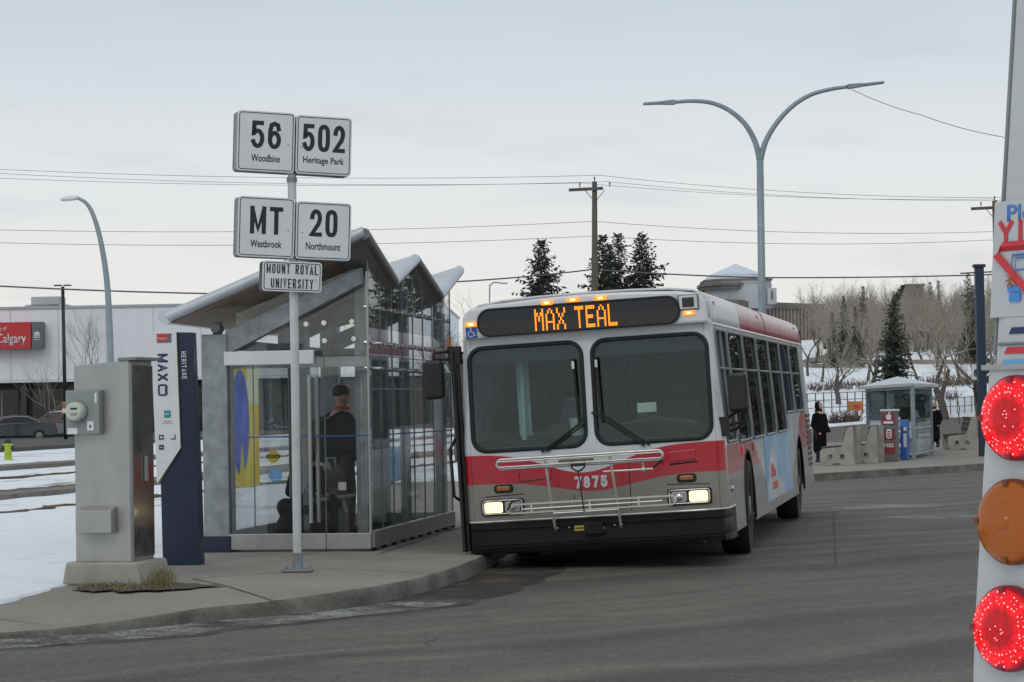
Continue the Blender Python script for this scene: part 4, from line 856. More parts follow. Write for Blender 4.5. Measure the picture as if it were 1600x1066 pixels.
mb = MB(); mb.box(-.065, -.05, -.3295, -.328, 1.262, 1.285); mb.build('sticker_mark', 'ink', q)
mb = MB(); mb.ball((-.24, -.02, .98), .05, .11, .17); mb.build('side_vent', 'black', cb_, smooth='all')
# bare soil and dry grass round the pad
mb = MB(); c = ground(210, 921, .15)
mb.add([(c.x+(.58 if cos(a) > 0 else .50)*cos(a)*(1+.35*nz3(a*3, 1)), c.y+.16+.40*sin(a)*(1+.35*nz3(a*4, 5)+.2*nz3(a*11, 2)), .1575) for a in [2*pi*i/90 for i in range(90)]], [tuple(range(90))])
struct(mb.build('soil_patch', 'soil', clean=False))
mb = MB(); rnd = random.Random(5)
for i in range(420):
    k = rnd.random()
    if k < .6: q = ground(rnd.gauss(248, 9), rnd.uniform(905, 919), .155); h = rnd.uniform(.04, .15)
    else: q = ground(rnd.gauss(185, 30), rnd.uniform(916, 923), .155); h = rnd.uniform(.02, .07)
    dx, dy = rnd.gauss(0, .03), rnd.gauss(0, .03); wd = .004
    mb.add([(q.x-wd, q.y, .155), (q.x+wd, q.y, .155), (q.x+dx*.5+wd*.7, q.y+dy*.5, .155+h*.6), (q.x+dx*.5-wd*.7, q.y+dy*.5, .155+h*.6), (q.x+dx, q.y+dy, .155+h)], [(0, 1, 2, 3), (3, 2, 4)])
tag(mb.build('grass_tufts', 'grass_blade', clean=False), 'dry grass tufts growing against the concrete cabinet pad', 'grass', kind='stuff')
# ---- glass shelter
sc_ = ground(580, 861, .15)
SA = math.atan2(.68, 4.35)
sh = root('glass_shelter', 'large glass bus shelter with zigzag metal roof and galvanised frame, beside the bus', 'bus shelter', (sc_.x, sc_.y, .15), -SA)
# local: x right (0 at right wall, -1.6 left), y back 0..4.45, z from pavement
WD, LN = 1.56, 4.42
HEAD = 2.0
fold = [(-.38, 3.05), (.98, 2.66), (2.12, 2.95), (3.48, 2.62), (4.80, 2.98)]
XR, XL, ZE = .06, -1.90, 2.34
def rfz(x, i): return ZE + (fold[i][1]+.06-ZE)*((x-XL)/(XR-XL))
for i in range(4):
    (y0, _), (y1, _) = fold[i], fold[i+1]
    th = .10
    def crn(x, k): return V((x, fold[k][0], rfz(x, k)))
    mb = MB(); vs = [crn(XL, i), crn(XL, i+1), crn(XR, i+1), crn(XR, i)]
    mb.add([q for q in vs]+[q-V((0, 0, .035)) for q in vs], [(0, 1, 2, 3), (7, 6, 5, 4), (0, 4, 5, 1), (1, 5, 6, 2), (2, 6, 7, 3), (3, 7, 4, 0)])
    rfp = mb.build('roof_panel', 'roof_metal', sh)
    mb = MB(); vs = [crn(XL+.02, i), crn(XL+.02, i+1), crn(XR-.01, i+1), crn(XR-.01, i)]
    if i % 2 == 0: vs[0].y += .02; vs[3].y += .02
    mb.add([q-V((0, 0, .036)) for q in vs]+[q-V((0, 0, th)) for q in vs], [(0, 1, 2, 3), (7, 6, 5, 4), (0, 4, 5, 1), (1, 5, 6, 2), (2, 6, 7, 3), (3, 7, 4, 0)])
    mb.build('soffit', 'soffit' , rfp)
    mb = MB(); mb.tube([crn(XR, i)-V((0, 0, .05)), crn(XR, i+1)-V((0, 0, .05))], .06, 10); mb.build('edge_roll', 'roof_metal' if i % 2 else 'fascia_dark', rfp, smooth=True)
    if i % 2 == 0:
        mb = MB(); a0, a1 = crn(XR+.03, i)-V((0, 0, .09)), crn(XR+.03, i+1)-V((0, 0, .09)); b0, b1 = a0-V((.12, -.22, .20)), a1-V((.12, .05, .10))
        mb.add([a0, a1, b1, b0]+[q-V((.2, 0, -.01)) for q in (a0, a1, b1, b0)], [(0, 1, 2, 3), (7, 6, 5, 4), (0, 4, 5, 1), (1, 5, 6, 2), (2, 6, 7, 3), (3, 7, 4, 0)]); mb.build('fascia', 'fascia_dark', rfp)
mb = MB(); mb.tube([(XL, fold[0][0], rfz(XL, 0)-.03), (XR, fold[0][0], rfz(XR, 0)-.03)], .055, 12); mb.build('front_edge', 'roof_metal', sh, smooth=True)
mb = MB(); mb.tube([(XL-.02, fold[0][0]-.02, ZE-.03), (XL-.02, fold[-1][0], ZE-.03)], .075, 12); mb.build('gutter', 'roof_metal', sh, smooth=True)
def zroof(x, y):
    for i in range(4):
        if fold[i][0] <= y <= fold[i+1][0]:
            t = (y-fold[i][0])/(fold[i+1][0]-fold[i][0]); return rfz(x, i)*(1-t)+rfz(x, i+1)*t-.11
    return 2.2
# frame
def post(x, y, wd, z1, z0=0.0, name='post', mat='galv'):
    mb = MB(); mb.box(x-wd/2, x+wd/2, y-wd/2, y+wd/2, z0, z1); return mb.build(name, mat, sh, bevel=.012)
P1 = post(-WD+.02, .10, .26, 2.14)
mb = MB(); mb.box(-WD-.125, -WD+.165, -.045, .245, .0, .16); mb.build('shoe', 'navy', P1, bevel=.006)
for (x, y, wd) in ((-1.13, 1.75, .20), (-.72, 3.9, .18), (-1.40, 4.35, .2), (-.16, .42, .115), (-.10, 4.3, .12), (-.13, 2.4, .1)):
    q = post(x, y, wd, zroof(x, y)+.03)
    mb = MB(); mb.box(x-wd/2-.012, x+wd/2+.012, y-wd/2-.012, y+wd/2+.012, 0, .10); mb.build('shoe', 'navy', q)
for y, hh in ((.05, .0), (2.1, .08), (4.3, .08)):
    mb = MB(); mb.prism([(-WD+.13, 1.93+hh), (-.06, 2.60+hh*.2), (-.06, 2.76), (-WD+.13, 2.17+hh*.5)], y-.06, y+.06, lambda u, v, d: (u, d, v)); mb.build('rafter', 'galv', sh, bevel=.006)
mb = MB(); mb.box(-WD-.02, -WD+.06, .06, .14, 2.12, 2.27); mb.tube([(-WD+.02, .02, 2.2), (-WD+.02, .18, 2.2)], .05, 12); mb.build('roof_bracket', 'grey_back', sh, bevel=.006)
mb = MB(); mb.box(-WD+.16, -.03, .17, .22, 1.80, 1.90); mb.build('cross_rail', 'galv', sh)
mb = MB(); mb.box(-WD+.16, -.02, 2.07, 2.13, 1.93, 2.03); mb.build('cross_rail', 'galv', sh)
mb = MB(); mb.box(-WD+.02, -WD+.08, .24, 4.3, 2.0, 2.1); mb.build('cross_rail', 'galv', sh)
mb = MB(); mb.box(-WD+.13, -.53, -.075, -.02, 1.83, 1.965); mb.build('door_header', 'white_paint', sh, bevel=.006)
# glass: front (two leaves and a gusset), right wall of panes, rear and left walls
def gpane(pts, parent=sh, mat='glass', th=.012, name='glass_pane'):
    mb = MB(); n = (V(pts[1])-V(pts[0])).cross(V(pts[2])-V(pts[0])).normalized()*th; k = len(pts)
    mb.add([V(p) for p in pts]+[V(p)+n for p in pts], [tuple(range(k)), tuple(range(k, 2*k))[::-1]]+[(i, k+i, k+(i+1) % k, (i+1) % k) for i in range(k)]); return mb.build(name, mat, parent)
for a, b in ((-WD+.17, -1.16), (-1.155, -.445), (-.44, -.01)): gpane([(a, 0, .17), (b, 0, .17), (b, 0, 1.90), (a, 0, 1.90)])
for a, b in ((-WD+.2, -.78), (-.77, -.01)): gpane([(a, .14, 1.91), (b, .14, 1.91), (b, .14, max(1.93, zroof(b, .14)-.02)), (a, .14, max(1.93, zroof(a, .14)-.06))])
NP = 8; pw_ = LN/NP
for i in range(NP):
    a, b = i*pw_+.004, (i+1)*pw_-.004
    gpane([(0, a, .17), (0, b, .17), (0, b, 1.90), (0, a, 1.90)], mat='side_glass')
    top = [(0, b, zroof(0, b)-.02), (0, a, zroof(0, a)-.02)]
    for (fy_, fz_) in fold[1:4]:
        if a < fy_ < b: top.insert(1, (0, fy_, zroof(0, fy_)-.02))
    gpane([(0, a, 1.91), (0, b, 1.91)]+top, mat='side_glass')
for i in range(NP+1):
    mb = MB(); y = min(i*pw_, LN-.01); mb.box(-.0015, .0135, y-.0035, y+.0035, .17, zroof(0, y)-.03); mb.build('pane_joint', 'grey_back', sh)
mb = MB(); mb.box(-.0015, .0135, .0, LN, 1.901, 1.909); mb.build('pane_joint', 'grey_back', sh)
for x in (-1.158, -.4425):
    mb = MB(); mb.box(x-.004, x+.004, -.004, .016, .17, 1.9); mb.build('pane_joint', 'grey_back', sh)
gpane([(-WD, .26, .17), (-WD, 2.2, .17), (-WD, 2.2, 2.0), (-WD, .26, 2.0)]); gpane([(-WD, 2.21, .17), (-WD, LN, .17), (-WD, LN, 2.0), (-WD, 2.21, 2.0)])
gpane([(-WD+.1, LN, .17), (-.01, LN, .17), (-.01, LN, 2.0), (-WD+.1, LN, 2.0)])
for (x0, x1) in ((-WD+.14, -.443), (-.437, .006)):
    mb = MB(); mb.box(x0, x1, -.03, .03, .022, .175); mb.build('kick_plate', 'stainless', sh, bevel=.004)
mb = MB(); mb.box(-.03, .03, .03, LN+.02, .03, .19); mb.build('kick_plate', 'stainless', sh, bevel=.004)
mb = MB(); mb.box(-WD-.03, -WD+.03, .24, LN, .03, .18); mb.build('kick_plate', 'stainless', sh)
mb = MB(); mb.box(-WD, .0, LN-.03, LN+.03, .03, .18); mb.build('kick_plate', 'stainless', sh)
for i in range(10):
    mb = MB(); y = .12+i*.475; mb.box(-.025, .02, y, y+.06, 0, .03); mb.build('foot', 'black', sh)
mb = MB(); mb.box(-.012, .010, -.012, .012, .17, 2.72); mb.build('corner_trim', 'stainless', sh)
# door hardware
mb = MB(); mb.tube([(-.575, -.07, .28), (-.575, -.07, 1.72)], .019, 10)
for z in (.5, 1.5): mb.tube([(-.575, -.07, z), (-.575, .02, z)], .012, 8)
mb.build('door_pull', 'stainless', sh, smooth=True)
mb = MB(); mb.tube([(-.53, .07, .28), (-.53, .07, 1.72)], .019, 10); mb.build('door_pull', 'stainless', sh, smooth=True)
mb = MB(); mb.box(-.325, -.22, -.02, .0, .58, .68); q = mb.build('latch_plate', 'black', sh, bevel=.004)
mb = MB(); mb.box(-.312, -.233, -.026, -.02, .592, .668); mb.build('latch_cover', 'stainless', q, bevel=.004)
mb = MB(); mb.box(-WD+.17, -.01, -.004, -.0005, 1.115, 1.130); mb.build('safety_stripe', 'box_blue', sh)
mb = MB(); mb.box(.0125, .015, .01, LN, 1.115, 1.128); mb.build('safety_stripe', 'box_blue', sh)
# round fittings
for (px, py) in ((415, 511), (474, 506), (500, 472), (502, 504), (503, 532), (540, 436), (546, 502), (549, 529), (473, 475)):
    q = at(px, py, sc_.y+.02*0 + (px-580)*-.0009); lx = (q.x-sc_.x)*cos(SA)-(q.y-sc_.y)*sin(SA)
    mb = MB(); mb.tube([(lx, .10, q.z-.15), (lx, .17, q.z-.15)], .025, 14); mb.build('glass_fitting', 'chrome', sh, smooth=True)
for i in range(NP+1):
    for z in (1.78, 2.03, 2.38):
        if z > 2.3 and zroof(0, min(LN, i*pw_)) < 2.5: z = 2.27
        for dy in (-.085, .085):
            y = i*pw_+dy
            if .0 < y < LN:
                mb = MB(); mb.tube([(-.05, y, z), (.03, y, z)], .024, 10); mb.build('glass_fitting', 'chrome', sh, smooth=True)
# stickers on the door glass
for (x, z, mt, r) in ((-.965, .93, 'yellow', .062), (-.945, .745, 'sky_blue', .066)):
    mb = MB(); mb.cyl((x, -.002, z), (x, .0, z), r, n=28); q = mb.build('round_sticker', mt, sh)
    q['label'] = 'yellow caution sticker' if mt == 'yellow' else 'blue access sticker'
    if mt == 'yellow':
        mb = MB(); mb.box(x-.07, x+.07, -.0035, -.002, z-.016, z+.018); b2 = mb.build('sticker_band', 'ink', q); text('lettering', 'CAUTION', .115, .02, face(x, -.0045, z), 'yellow', b2, .02)
    else:
        mb = MB(); mb.tube([(x-.004, -.003, z+.02), (x, -.003, z), (x+.016, -.003, z-.002), (x+.022, -.003, z-.02)], .0035, 4); mb.ball((x-.004, -.003, z+.028), .006, .002, .006); mb.box(x-.04, x+.04, -.003, -.002, z-.042, z-.034); mb.build('sticker_mark', 'white_paint', q)
# poster on the left wall
mb = MB(); mb.box(-WD+.020, -WD+.0225, .24, 1.62, .60, 1.88); po = mb.build('poster', 'poster_print', None, solid=0)
po.matrix_world = sh.matrix_basis @ Matrix.Identity(4)
tag(po, 'yellow poster with a blue oval on the shelter glass left of the door', 'poster')
po.location = sh.location; po.rotation_euler = sh.rotation_euler
# ================================================================== TREES
def frame_of(d):
    d = d.normalized(); a = d.orthogonal().normalized(); return a, d.cross(a)
def bare_tree(seed, h, spread=.55, levels=5, trunk_mat='bark', twig_mat='twig', r0=None, fork=.25, up=.35, kids=(3, 4), name='bare_tree', label='', group=None):
    rn = random.Random(seed); tk = MB(); cw = MB(); r0 = r0 or h*.016
    t = root(name, label, 'tree', group=group)
    def grow(p, d, ln, r, lv):
        k = 3 if lv < 3 else 2; pts = [p]; q = p; dd = d
        for i in range(k):
            dd = (dd + V((rn.gauss(0, .16), rn.gauss(0, .16), rn.gauss(.03, .10)))).normalized(); q = q + dd*ln/k; pts.append(q)
        r1 = r*.62 if lv < levels else r*.35
        (tk if lv < 2 else cw).tube(pts, [r+(r1-r)*i/k for i in range(k+1)], 7 if lv == 0 else (5 if lv < 2 else 3), cap=False)
        if lv >= levels: return
        for i in range(rn.randint(*kids)):
            ti = rn.uniform(.45, 1.0) if i else 1.0; j = min(int(ti*k), k-1); b = pts[j].lerp(pts[j+1], ti*k-j)
            a1, a2 = frame_of(dd); an = rn.uniform(0, 2*pi); sp = rn.uniform(.35, 1.0)*spread*1.5
            nd = (dd + (a1*cos(an)+a2*sin(an))*sp + V((0, 0, up*.5))).normalized()
            grow(b, nd, ln*rn.uniform(.58, .85), r1*rn.uniform(.65, .95), lv+1)
    grow(V((0, 0, -.1)), V((rn.gauss(0, .05), rn.gauss(0, .05), 1)), h*fork, r0, 0)
    zs_ = max(v[2] for v in cw.v); sc = h/zs_
    for mb in (tk, cw): mb.v = [(x*sc, y*sc, z*sc) for x, y, z in mb.v]
    tk.build('trunk', trunk_mat, t, smooth='all', clean=False); cw.build('crown', twig_mat, t, clean=False); return t
def spruce(seed, h, rad, label, group=None, mat='needle', top_lean=0.0, whorls=None, dens=1.0, name='spruce_tree', bare=0.10):
    rn = random.Random(seed); t = root(name, label, 'tree', group=group); tk = MB()
    def axis(z): return V((top_lean*max(0, z-h*.78)**1.3, 0, z))
    tk.tube([axis(h*i/12) for i in range(13)], [h*.016*(1-i/12.3) for i in range(13)], 7); tk.build('trunk', 'bark', t, smooth='all')
    cw = MB()
    N = int(h*17*dens)
    for w_ in range(N):
        f = bare+(1-bare)*((w_+rn.random())/N)**1.12; z = h*min(.985, f); R_ = (rad*(1-f)**.88*rn.uniform(.62, 1.08)+h*.012)*(1+.18*sin(w_*.61))
        a = w_*2.39996+rn.gauss(0, .3); base = axis(z); d = V((cos(a), sin(a), 0)); L = R_; up_ = .75*max(0, f-.72)/.28 - .42*(1-f)-.10+rn.gauss(0, .07)
        n = max(3, int(L*3.2)+2); P = [base+d*L*k/n+V((0, 0, up_*L*(k/n) + .16*L*(k/n)**3)) for k in range(n+1)]
        cw.tube(P, [h*.0020*(1-k/n*.8) for k in range(n+1)], 3, cap=False); side = V((-sin(a), cos(a), 0))
        for k in range(n):
            for q in range(4):
                p = P[k].lerp(P[k+1], rn.random()); s1 = rn.choice((-1, 1)); le = (L*.24*(1-.55*k/n)+.014*h)*rn.uniform(.5, 1.25)
                if q < 2: e = p+side*s1*le*.9+d*le*rn.uniform(.3, .8)+V((0, 0, -le*rn.uniform(.0, .55)))
                elif q == 2: e = p+d*le*rn.uniform(-.1, .4)+side*s1*le*.15+V((0, 0, -le*rn.uniform(.5, 1.0)))
                else: e = p+d*le*.7+side*s1*le*.3+V((0, 0, le*rn.uniform(.0, .35)))
                m = p.lerp(e, .5); ax = (e-p).normalized(); g1, g2 = frame_of(ax); an = rn.uniform(0, pi); g = (g1*cos(an)+g2*sin(an))*(le*.17+.008)
                cw.add([p, m+g, e, m-g], [(0, 1, 2, 3)])
    cw.build('crown', mat, t, clean=False); return t
def place(o, x, y, z=None, rz=0.0, sc=1.0, sz=None, label=None):
    o.location = (x, y, hz(x, y)-.05 if z is None else z); o.rotation_euler = (0, 0, rz); o.scale = (sc, sc, sz or sc)
    if label: o['label'] = label
    return o
rt = random.Random(11)
def top_at(o, px, pytop, Y, hgt, **kw):      # stand a tree of native height hgt so its tip reaches this height, at distance Y
    q = at(px, pytop, Y); z0 = max(hz(q.x, q.y), -.05)-.05; k = (q.z-z0)/hgt
    return place(o, q.x, q.y, z0, kw.get('rz', rt.uniform(0, 6)), kw.get('w', 1)*k, k, kw.get('label'))
# four spruces behind the bus
G1 = 'spruces behind the bus'
top_at(spruce(21, 11, 4.3, 'lone dark spruce behind the left end of the bus roof', G1, dens=1.4), 846, 374, 118, 11)
for i, (px, py, rr, lab) in enumerate(((941, 366, 3.2, 'dark spruce close beside the wooden power pole'), (966, 364, 3.0, 'slim dark spruce in the middle of the clump behind the bus'), (1003, 365, 4.8, 'broad dark spruce at the right end of the clump behind the bus'), (952, 382, 3.2, 'shortest dark spruce half hidden in the clump right of the power pole'))):
    top_at(spruce(31+i, 11, rr, lab, G1, dens=1.3), px, py, 119+i*1.5, 11)
q = hillpt(1398, 616); sp_ = spruce(41, 8.0, 1.85, 'dark spruce with bent brown tip behind the small glass shelter', None, top_lean=.40, bare=.10, dens=2.0)
k_ = (at(1408, 444, q.y).z-q.z)/8.0; place(sp_, q.x, q.y, q.z-.05, 0, k_)
# bare trees
G2 = 'bare trees on the hillside'
lab2 = 'bare brown tree in the thicket on the snowy hillside'
protos = [bare_tree(101+i, 9, .55, 6, kids=(2, 4), twig_mat=('twig', 'twig_pale', 'twig')[i % 3], label=lab2, group=G2, up=.5) for i in range(5)]
for o in protos: o['label'] = lab2
n = 0
for row, (Y, pys, cnt) in enumerate(((200, 480, 9), (235, 462, 18), (262, 450, 22), (290, 442, 24), (318, 434, 26), (170, 470, 9), (225, 440, 12))):
    for i in range(cnt):
        px = (1240 if row > 4 or Y < 215 else 1272)+((315 if Y < 215 else 290)*(i+rt.uniform(.1, .9))/cnt) if row < 5 else 1600+560*(i+rt.uniform(.1, .9))/cnt; py = pys+rt.uniform(-12, 26)  # last two rows stand out of view, added for the bus window reflections
        if px > 1420: py -= 8
        o = protos[n] if n < len(protos) else dup(protos[n % len(protos)]); n += 1
        top_at(o, px, py, Y+rt.uniform(-12, 12), 9, w=rt.uniform(.8, 1.15))
G3 = 'far conifers on the hill'
fsp = [spruce(61+i, 12, 2.4, 'grey green conifer standing among bare trees on the hill', G3, 'needle_far', dens=.7) for i in range(2)]
for i, (px, py, Y) in enumerate(((1318, 462, 240), (1348, 447, 255), (1397, 455, 300), (1453, 440, 290), (1466, 438, 300), (1512, 425, 235), (1520, 445, 230), (1300, 488, 225), (1336, 478, 230))):
    top_at(fsp[i] if i < 2 else dup(fsp[i % 2]), px, py, Y, 12)
for i in range(14):
    top_at(dup(fsp[i % 2]), 1650+i*46+rt.uniform(-15, 15), 300+rt.uniform(-40, 60), 150+rt.uniform(-12, 14), 12, w=1.15)  # unseen conifers right of view, added to darken the bus window reflections
lowp = [(1308, 520, 150, 'bare tree with a single leaning trunk right of the bus'), (1362, 505, 190, 'bare forked tree just left of the bent spruce'), (1472, 478, 140, 'wide bare tree with twin trunks right of the bent spruce'), (1530, 480, 150, 'bare tree mostly behind the dark blue post')]
for i, (px, py, Y, lab) in enumerate(lowp):
    t = bare_tree(201+i, 8, .75, 6, kids=(2, 4), label=lab, up=.3, fork=.26, r0=.22, twig_mat='twig_pale' if i != 1 else 'twig'); top_at(t, px, py, Y, 8, w=1.15)
t = bare_tree(210, 5, .35, 4, label='thin bare sapling in the snow near the metal rail fence', r0=.035, kids=(2, 3)); top_at(t, 1499, 560, 128, 5)
t = bare_tree(215, 7, .6, 6, label='bare tree rising between the glass shelter and the bus', kids=(3, 4), up=.4, r0=.15, fork=.3, twig_mat='bark'); q = at(716, 440, 62); place(t, q.x, q.y, -.1, 2.1, (q.z+.1)/7*1.0)
t = bare_tree(221, 7, .45, 6, label='bare sapling in front of the white building below its red sign', kids=(2, 4), up=.5, r0=.06); q = at(72, 533, 128); place(t, q.x, q.y, .2, .4, (q.z-.2)/7*1.1, (q.z-.2)/7)
t = bare_tree(223, 8, .34, 6, label='taller bare sapling in front of the blank white wall', kids=(2, 4), up=.6, r0=.06); q = at(160, 468, 132); place(t, q.x, q.y, .2, 1.4, (q.z-.2)/8)
mb = MB(); rn = random.Random(77)
for i in range(4800):
    px = rn.uniform(1288, 1640) if i < 2300 else rn.uniform(1620, 2250); Y = rn.uniform(262, 338); q = at(px, 500, Y); z0 = hz(q.x, Y); h = rn.uniform(2.5, 8.5)*(.75+.35*nz3(px*.03, 2)); a = V((q.x, Y, z0-.2)); e = a+V((rn.gauss(0, .5), rn.gauss(0, .5), h))  # later stems lie out of view, added for the same window reflections
    mb.tube([a, a.lerp(e, .5)+V((rn.gauss(0, .2), 0, 0)), e], [.055, .04, .015], 3, cap=False)
    for k in range(3):
        b = a.lerp(e, rn.uniform(.4, .9)); mb.tube([b, b+V((rn.gauss(0, .8), rn.gauss(0, .8), rn.uniform(.4, 1.8)))], [.03, .012], 3, cap=False)
tag(mb.build('distant_woods', 'twig', clean=False), 'far thicket of leafless grey brown woods covering the top of the hill', 'woods', kind='stuff')
# low scrub on the slope
mb = MB(); rn = random.Random(9)
for (ax, ay, bx, by, cnt, hh) in ((1262, 610, 1360, 603, 260, .5), (1440, 606, 1545, 598, 420, .8), (1296, 668, 1345, 661, 240, .7), (1440, 628, 1500, 622, 120, .5)):
    for i in range(cnt):
        f = rn.random(); q = hillpt(ax+(bx-ax)*f, ay+(by-ay)*f+rn.gauss(0, 2.0)); h = hh*rn.uniform(.4, 1.2)
        e = q+V((rn.gauss(0, .25), rn.gauss(0, .25), h)); mb.tube([q-V((0, 0, .1)), q.lerp(e, .5)+V((rn.gauss(0, .08), 0, 0)), e], [.03, .02, .01], 3, cap=False)
tag(mb.build('scrub', 'scrub', clean=False), 'low reddish brown scrub poking through the snow along the slope', 'scrub', kind='stuff')
# ================================================================== BUILDINGS
bld = root('office_building', 'long white metal clad building with dark ground floor and red sign', 'building', (0, 150, 0), radians(-1.2))
def bx(mb, *a): mb.box(*a); return mb
bx(MB(), -62, -4.6, 0, 30, 3.85, 8.35).build('upper_wall', 'cladding', bld)
bx(MB(), -61.9, -4.7, 1.2, 29, 0, 3.84).build('lower_wall', 'dark_wall', bld)
bx(MB(), -62.1, -4.5, -.1, 30.1, 8.35, 8.5).build('parapet_cap', 'stone_pale', bld)
bx(MB(), -62.05, -4.55, -.06, .0, 3.72, 3.95).build('wall_trim', 'white_paint', bld)
for i in range(19): x = -61+i*3; bx(MB(), x, x+.35, .5, .9, 0, 3.84).build('column', 'dark_wall', bld)
for i in range(18):
    x = -60.4+i*3; f = bx(MB(), x, x+2.1, 1.12, 1.2, .3, 3.3).build('window', 'dark_pane', bld)
    bx(MB(), x+1.0, x+1.1, 1.08, 1.12, .3, 3.3).build('mullion', 'grey_back', f)
bx(MB(), -27.1, -26.0, 1.05, 1.12, 2.55, 2.8).build('entry_light', 'white_paint', bld)
for i in range(20): x = -61.5+i*3; bx(MB(), x, x+.03, -.015, .0, 3.95, 8.35).build('panel_joint', 'stone_pale', bld)
q = at(61, 478, 152); mb = bx(bx(MB(), q.x-.9, q.x+.9, 3, 5, 8.5, 9.25), q.x-1.3, q.x+1.3, 3, 5, 8.4, 8.75); mb.build('roof_unit', 'stone_pale', bld)
q0, q1 = at(47, 503, 149.5), at(63, 544, 149.5); zt, zb = q0.z, q1.z
sgn = bx(MB(), q0.x-4.6, q0.x, -.9, -.12, zb, zt).build('red_sign', 'sign_red', bld)
text('lettering', 'Calgary', 1.85, .78, face(q0.x-1.22, -.93, zb+.55), 'white_paint', sgn, .012)
text('lettering', 'City of', .8, .35, face(q0.x-1.9, -.93, zb+1.25), 'white_paint', sgn, .0)
s2 = bx(MB(), q0.x+.06, q0.x+.72, -.9, -.12, zb, zt).build('grey_sign', 'box_grey', bld)
mb = MB()
for k in range(3): mb.prism([(q0.x+.22+k*.12, zb+.75), (q0.x+.30+k*.12, zb+.75), (q0.x+.32+k*.12, zb+1.0+.1*(k == 1)), (q0.x+.20+k*.12, zb+1.0)], -.93, -.9, lambda u, v, d: (u, d, v))
mb.box(q0.x+.18, q0.x+.58, -.93, -.9, zb+.66, zb+.72); mb.box(q0.x+.22, q0.x+.54, -.93, -.9, zb+.52, zb+.57); mb.build('crest', 'white_paint', s2)
# stone hall on the hill
Yh = 330; c = at(1162, 470, Yh); zt = c.z; zb = hz(c.x, Yh+5)-4
hall = root('stone_building', 'large ribbed stone hall on the hill behind the bus with snowy skylight roof', 'building', (c.x, Yh, 0), 0)
sc1 = Yh/FPX
def px2(dx): return dx*sc1
def rot_block(mb, x0, x1, y0, y1, z0, z1): return mb.box(x0, x1, y0, y1, z0, z1, R=Matrix.Rotation(radians(48), 3, 'Z'))
rot_block(MB(), -14, 0, -.0, 22, zb, zt).build('wall_block', 'stone', hall)
mb = MB(); w2 = px2(148)/cos(radians(48))
Rw = Matrix.Rotation(radians(48), 3, 'Z')
MB().box(0, w2, .6, 20, zb, zt-.3, R=Rw).build('wall', 'stone', hall)
for i in range(22):
    x = .3+i*(w2-.6)/22; MB().box(x, x+.32, .25, .62, zb, zt-.9, R=Rw).build('rib', 'stone', hall)
    MB().box(x+.36, x+.5, .52, .6, zt-3.8, zt-1.2, R=Rw).build('slot_window', 'stone_dark', hall)
MB().box(-.2, w2+.2, .1, 20.2, zt-.9, zt-.05, R=Rw).build('cornice', 'stone_dark', hall)
MB().box(-14.2, .1, -.25, 22.2, zt-1.0, zt+.1, R=Rw).build('cornice', 'stone_dark', hall)
u0, u1 = px2(-62), px2(54); uz = at(1158, 437, Yh).z; um = at(1158, 452, Yh).z
def oct_(x0, x1, y0, y1, ch): return [(x0+ch, y0), (x1-ch, y0), (x1, y0+ch), (x1, y1), (x0, y1), (x0, y0+ch)]
O = oct_(u0+.6, u1-.5, 1, 11, 2.2)
m_ = lambda u, v, d: (u, v, d)
MB().prism(O, zt-1, um+.9, m_).build('tower_wall', 'stone_pale', hall)
MB().prism(oct_(u0, u1-3.2, .4, 10, 2.4), um+.1, um+.55, m_).build('tower_ledge', 'stone_dark', hall); MB().prism(oct_(u0-.2, u1-3.0, .2, 10, 2.4), um+.58, um+1.0, m_).build('tower_ledge', 'stone_dark', hall)
MB().prism(oct_(u0+.5, u1-.6, .9, 11, 2.2), um+.9, uz, m_).build('tower_wall', 'stone_pale', hall)
MB().box(px2(38), px2(52), .2, 8, zt-.5, um+.1).build('side_turret', 'stone_pale', hall); MB().box(px2(43), px2(46), .1, .3, zt+.15, um-.3).build('turret_slot', 'stone_dark', hall)
MB().prism(oct_(u0+.3, u1-.4, .7, 11, 2.2), uz-.02, uz+.22, m_).build('roof_edge', 'stone_dark', hall)
pk = V(((u0+u1)/2-.1, 6, at(1158, 408, Yh).z)); OO = oct_(u0+1.0, u1-1.6, 1.4, 10.6, 2.0); zq = uz+.9
mb = MB(); mb.add([(x, y, uz+.2) for x, y in OO]+[(x*.96, y, zq) for x, y in OO]+[tuple(pk)], [(i, (i+1) % 6, 6+(i+1) % 6, 6+i) for i in range(6)]+[(6+i, 6+(i+1) % 6, 12) for i in range(6)]); mb.build('skylight_roof', 'skylight', hall)
q = at(1430, 447, 345); z0 = hz(q.x, 345)-3
t2 = root('brick_tower', 'dark square brick tower top rising above the hillside trees', 'building', (q.x, 345, 0)); MB().box(-1.3, 1.3, 0, 4, z0, q.z).build('wall', 'stone_dark', t2); MB().box(-1.42, 1.42, -.12, 4.1, q.z, q.z+.3).build('parapet', 'stone_dark', t2)
for k in range(3): MB().box(-.95+k*.75, -.6+k*.75, -.03, .05, q.z-2, q.z-.8).build('window', 'dark_pane', t2)
# ================================================================== POLES, LAMPS, WIRES
def arc_pts(p0, p1, bulge, n=14):
    p0, p1 = V(p0), V(p1); return [p0.lerp(p1, i/n)+V(bulge)*4*(i/n)*(1-i/n) for i in range(n+1)]
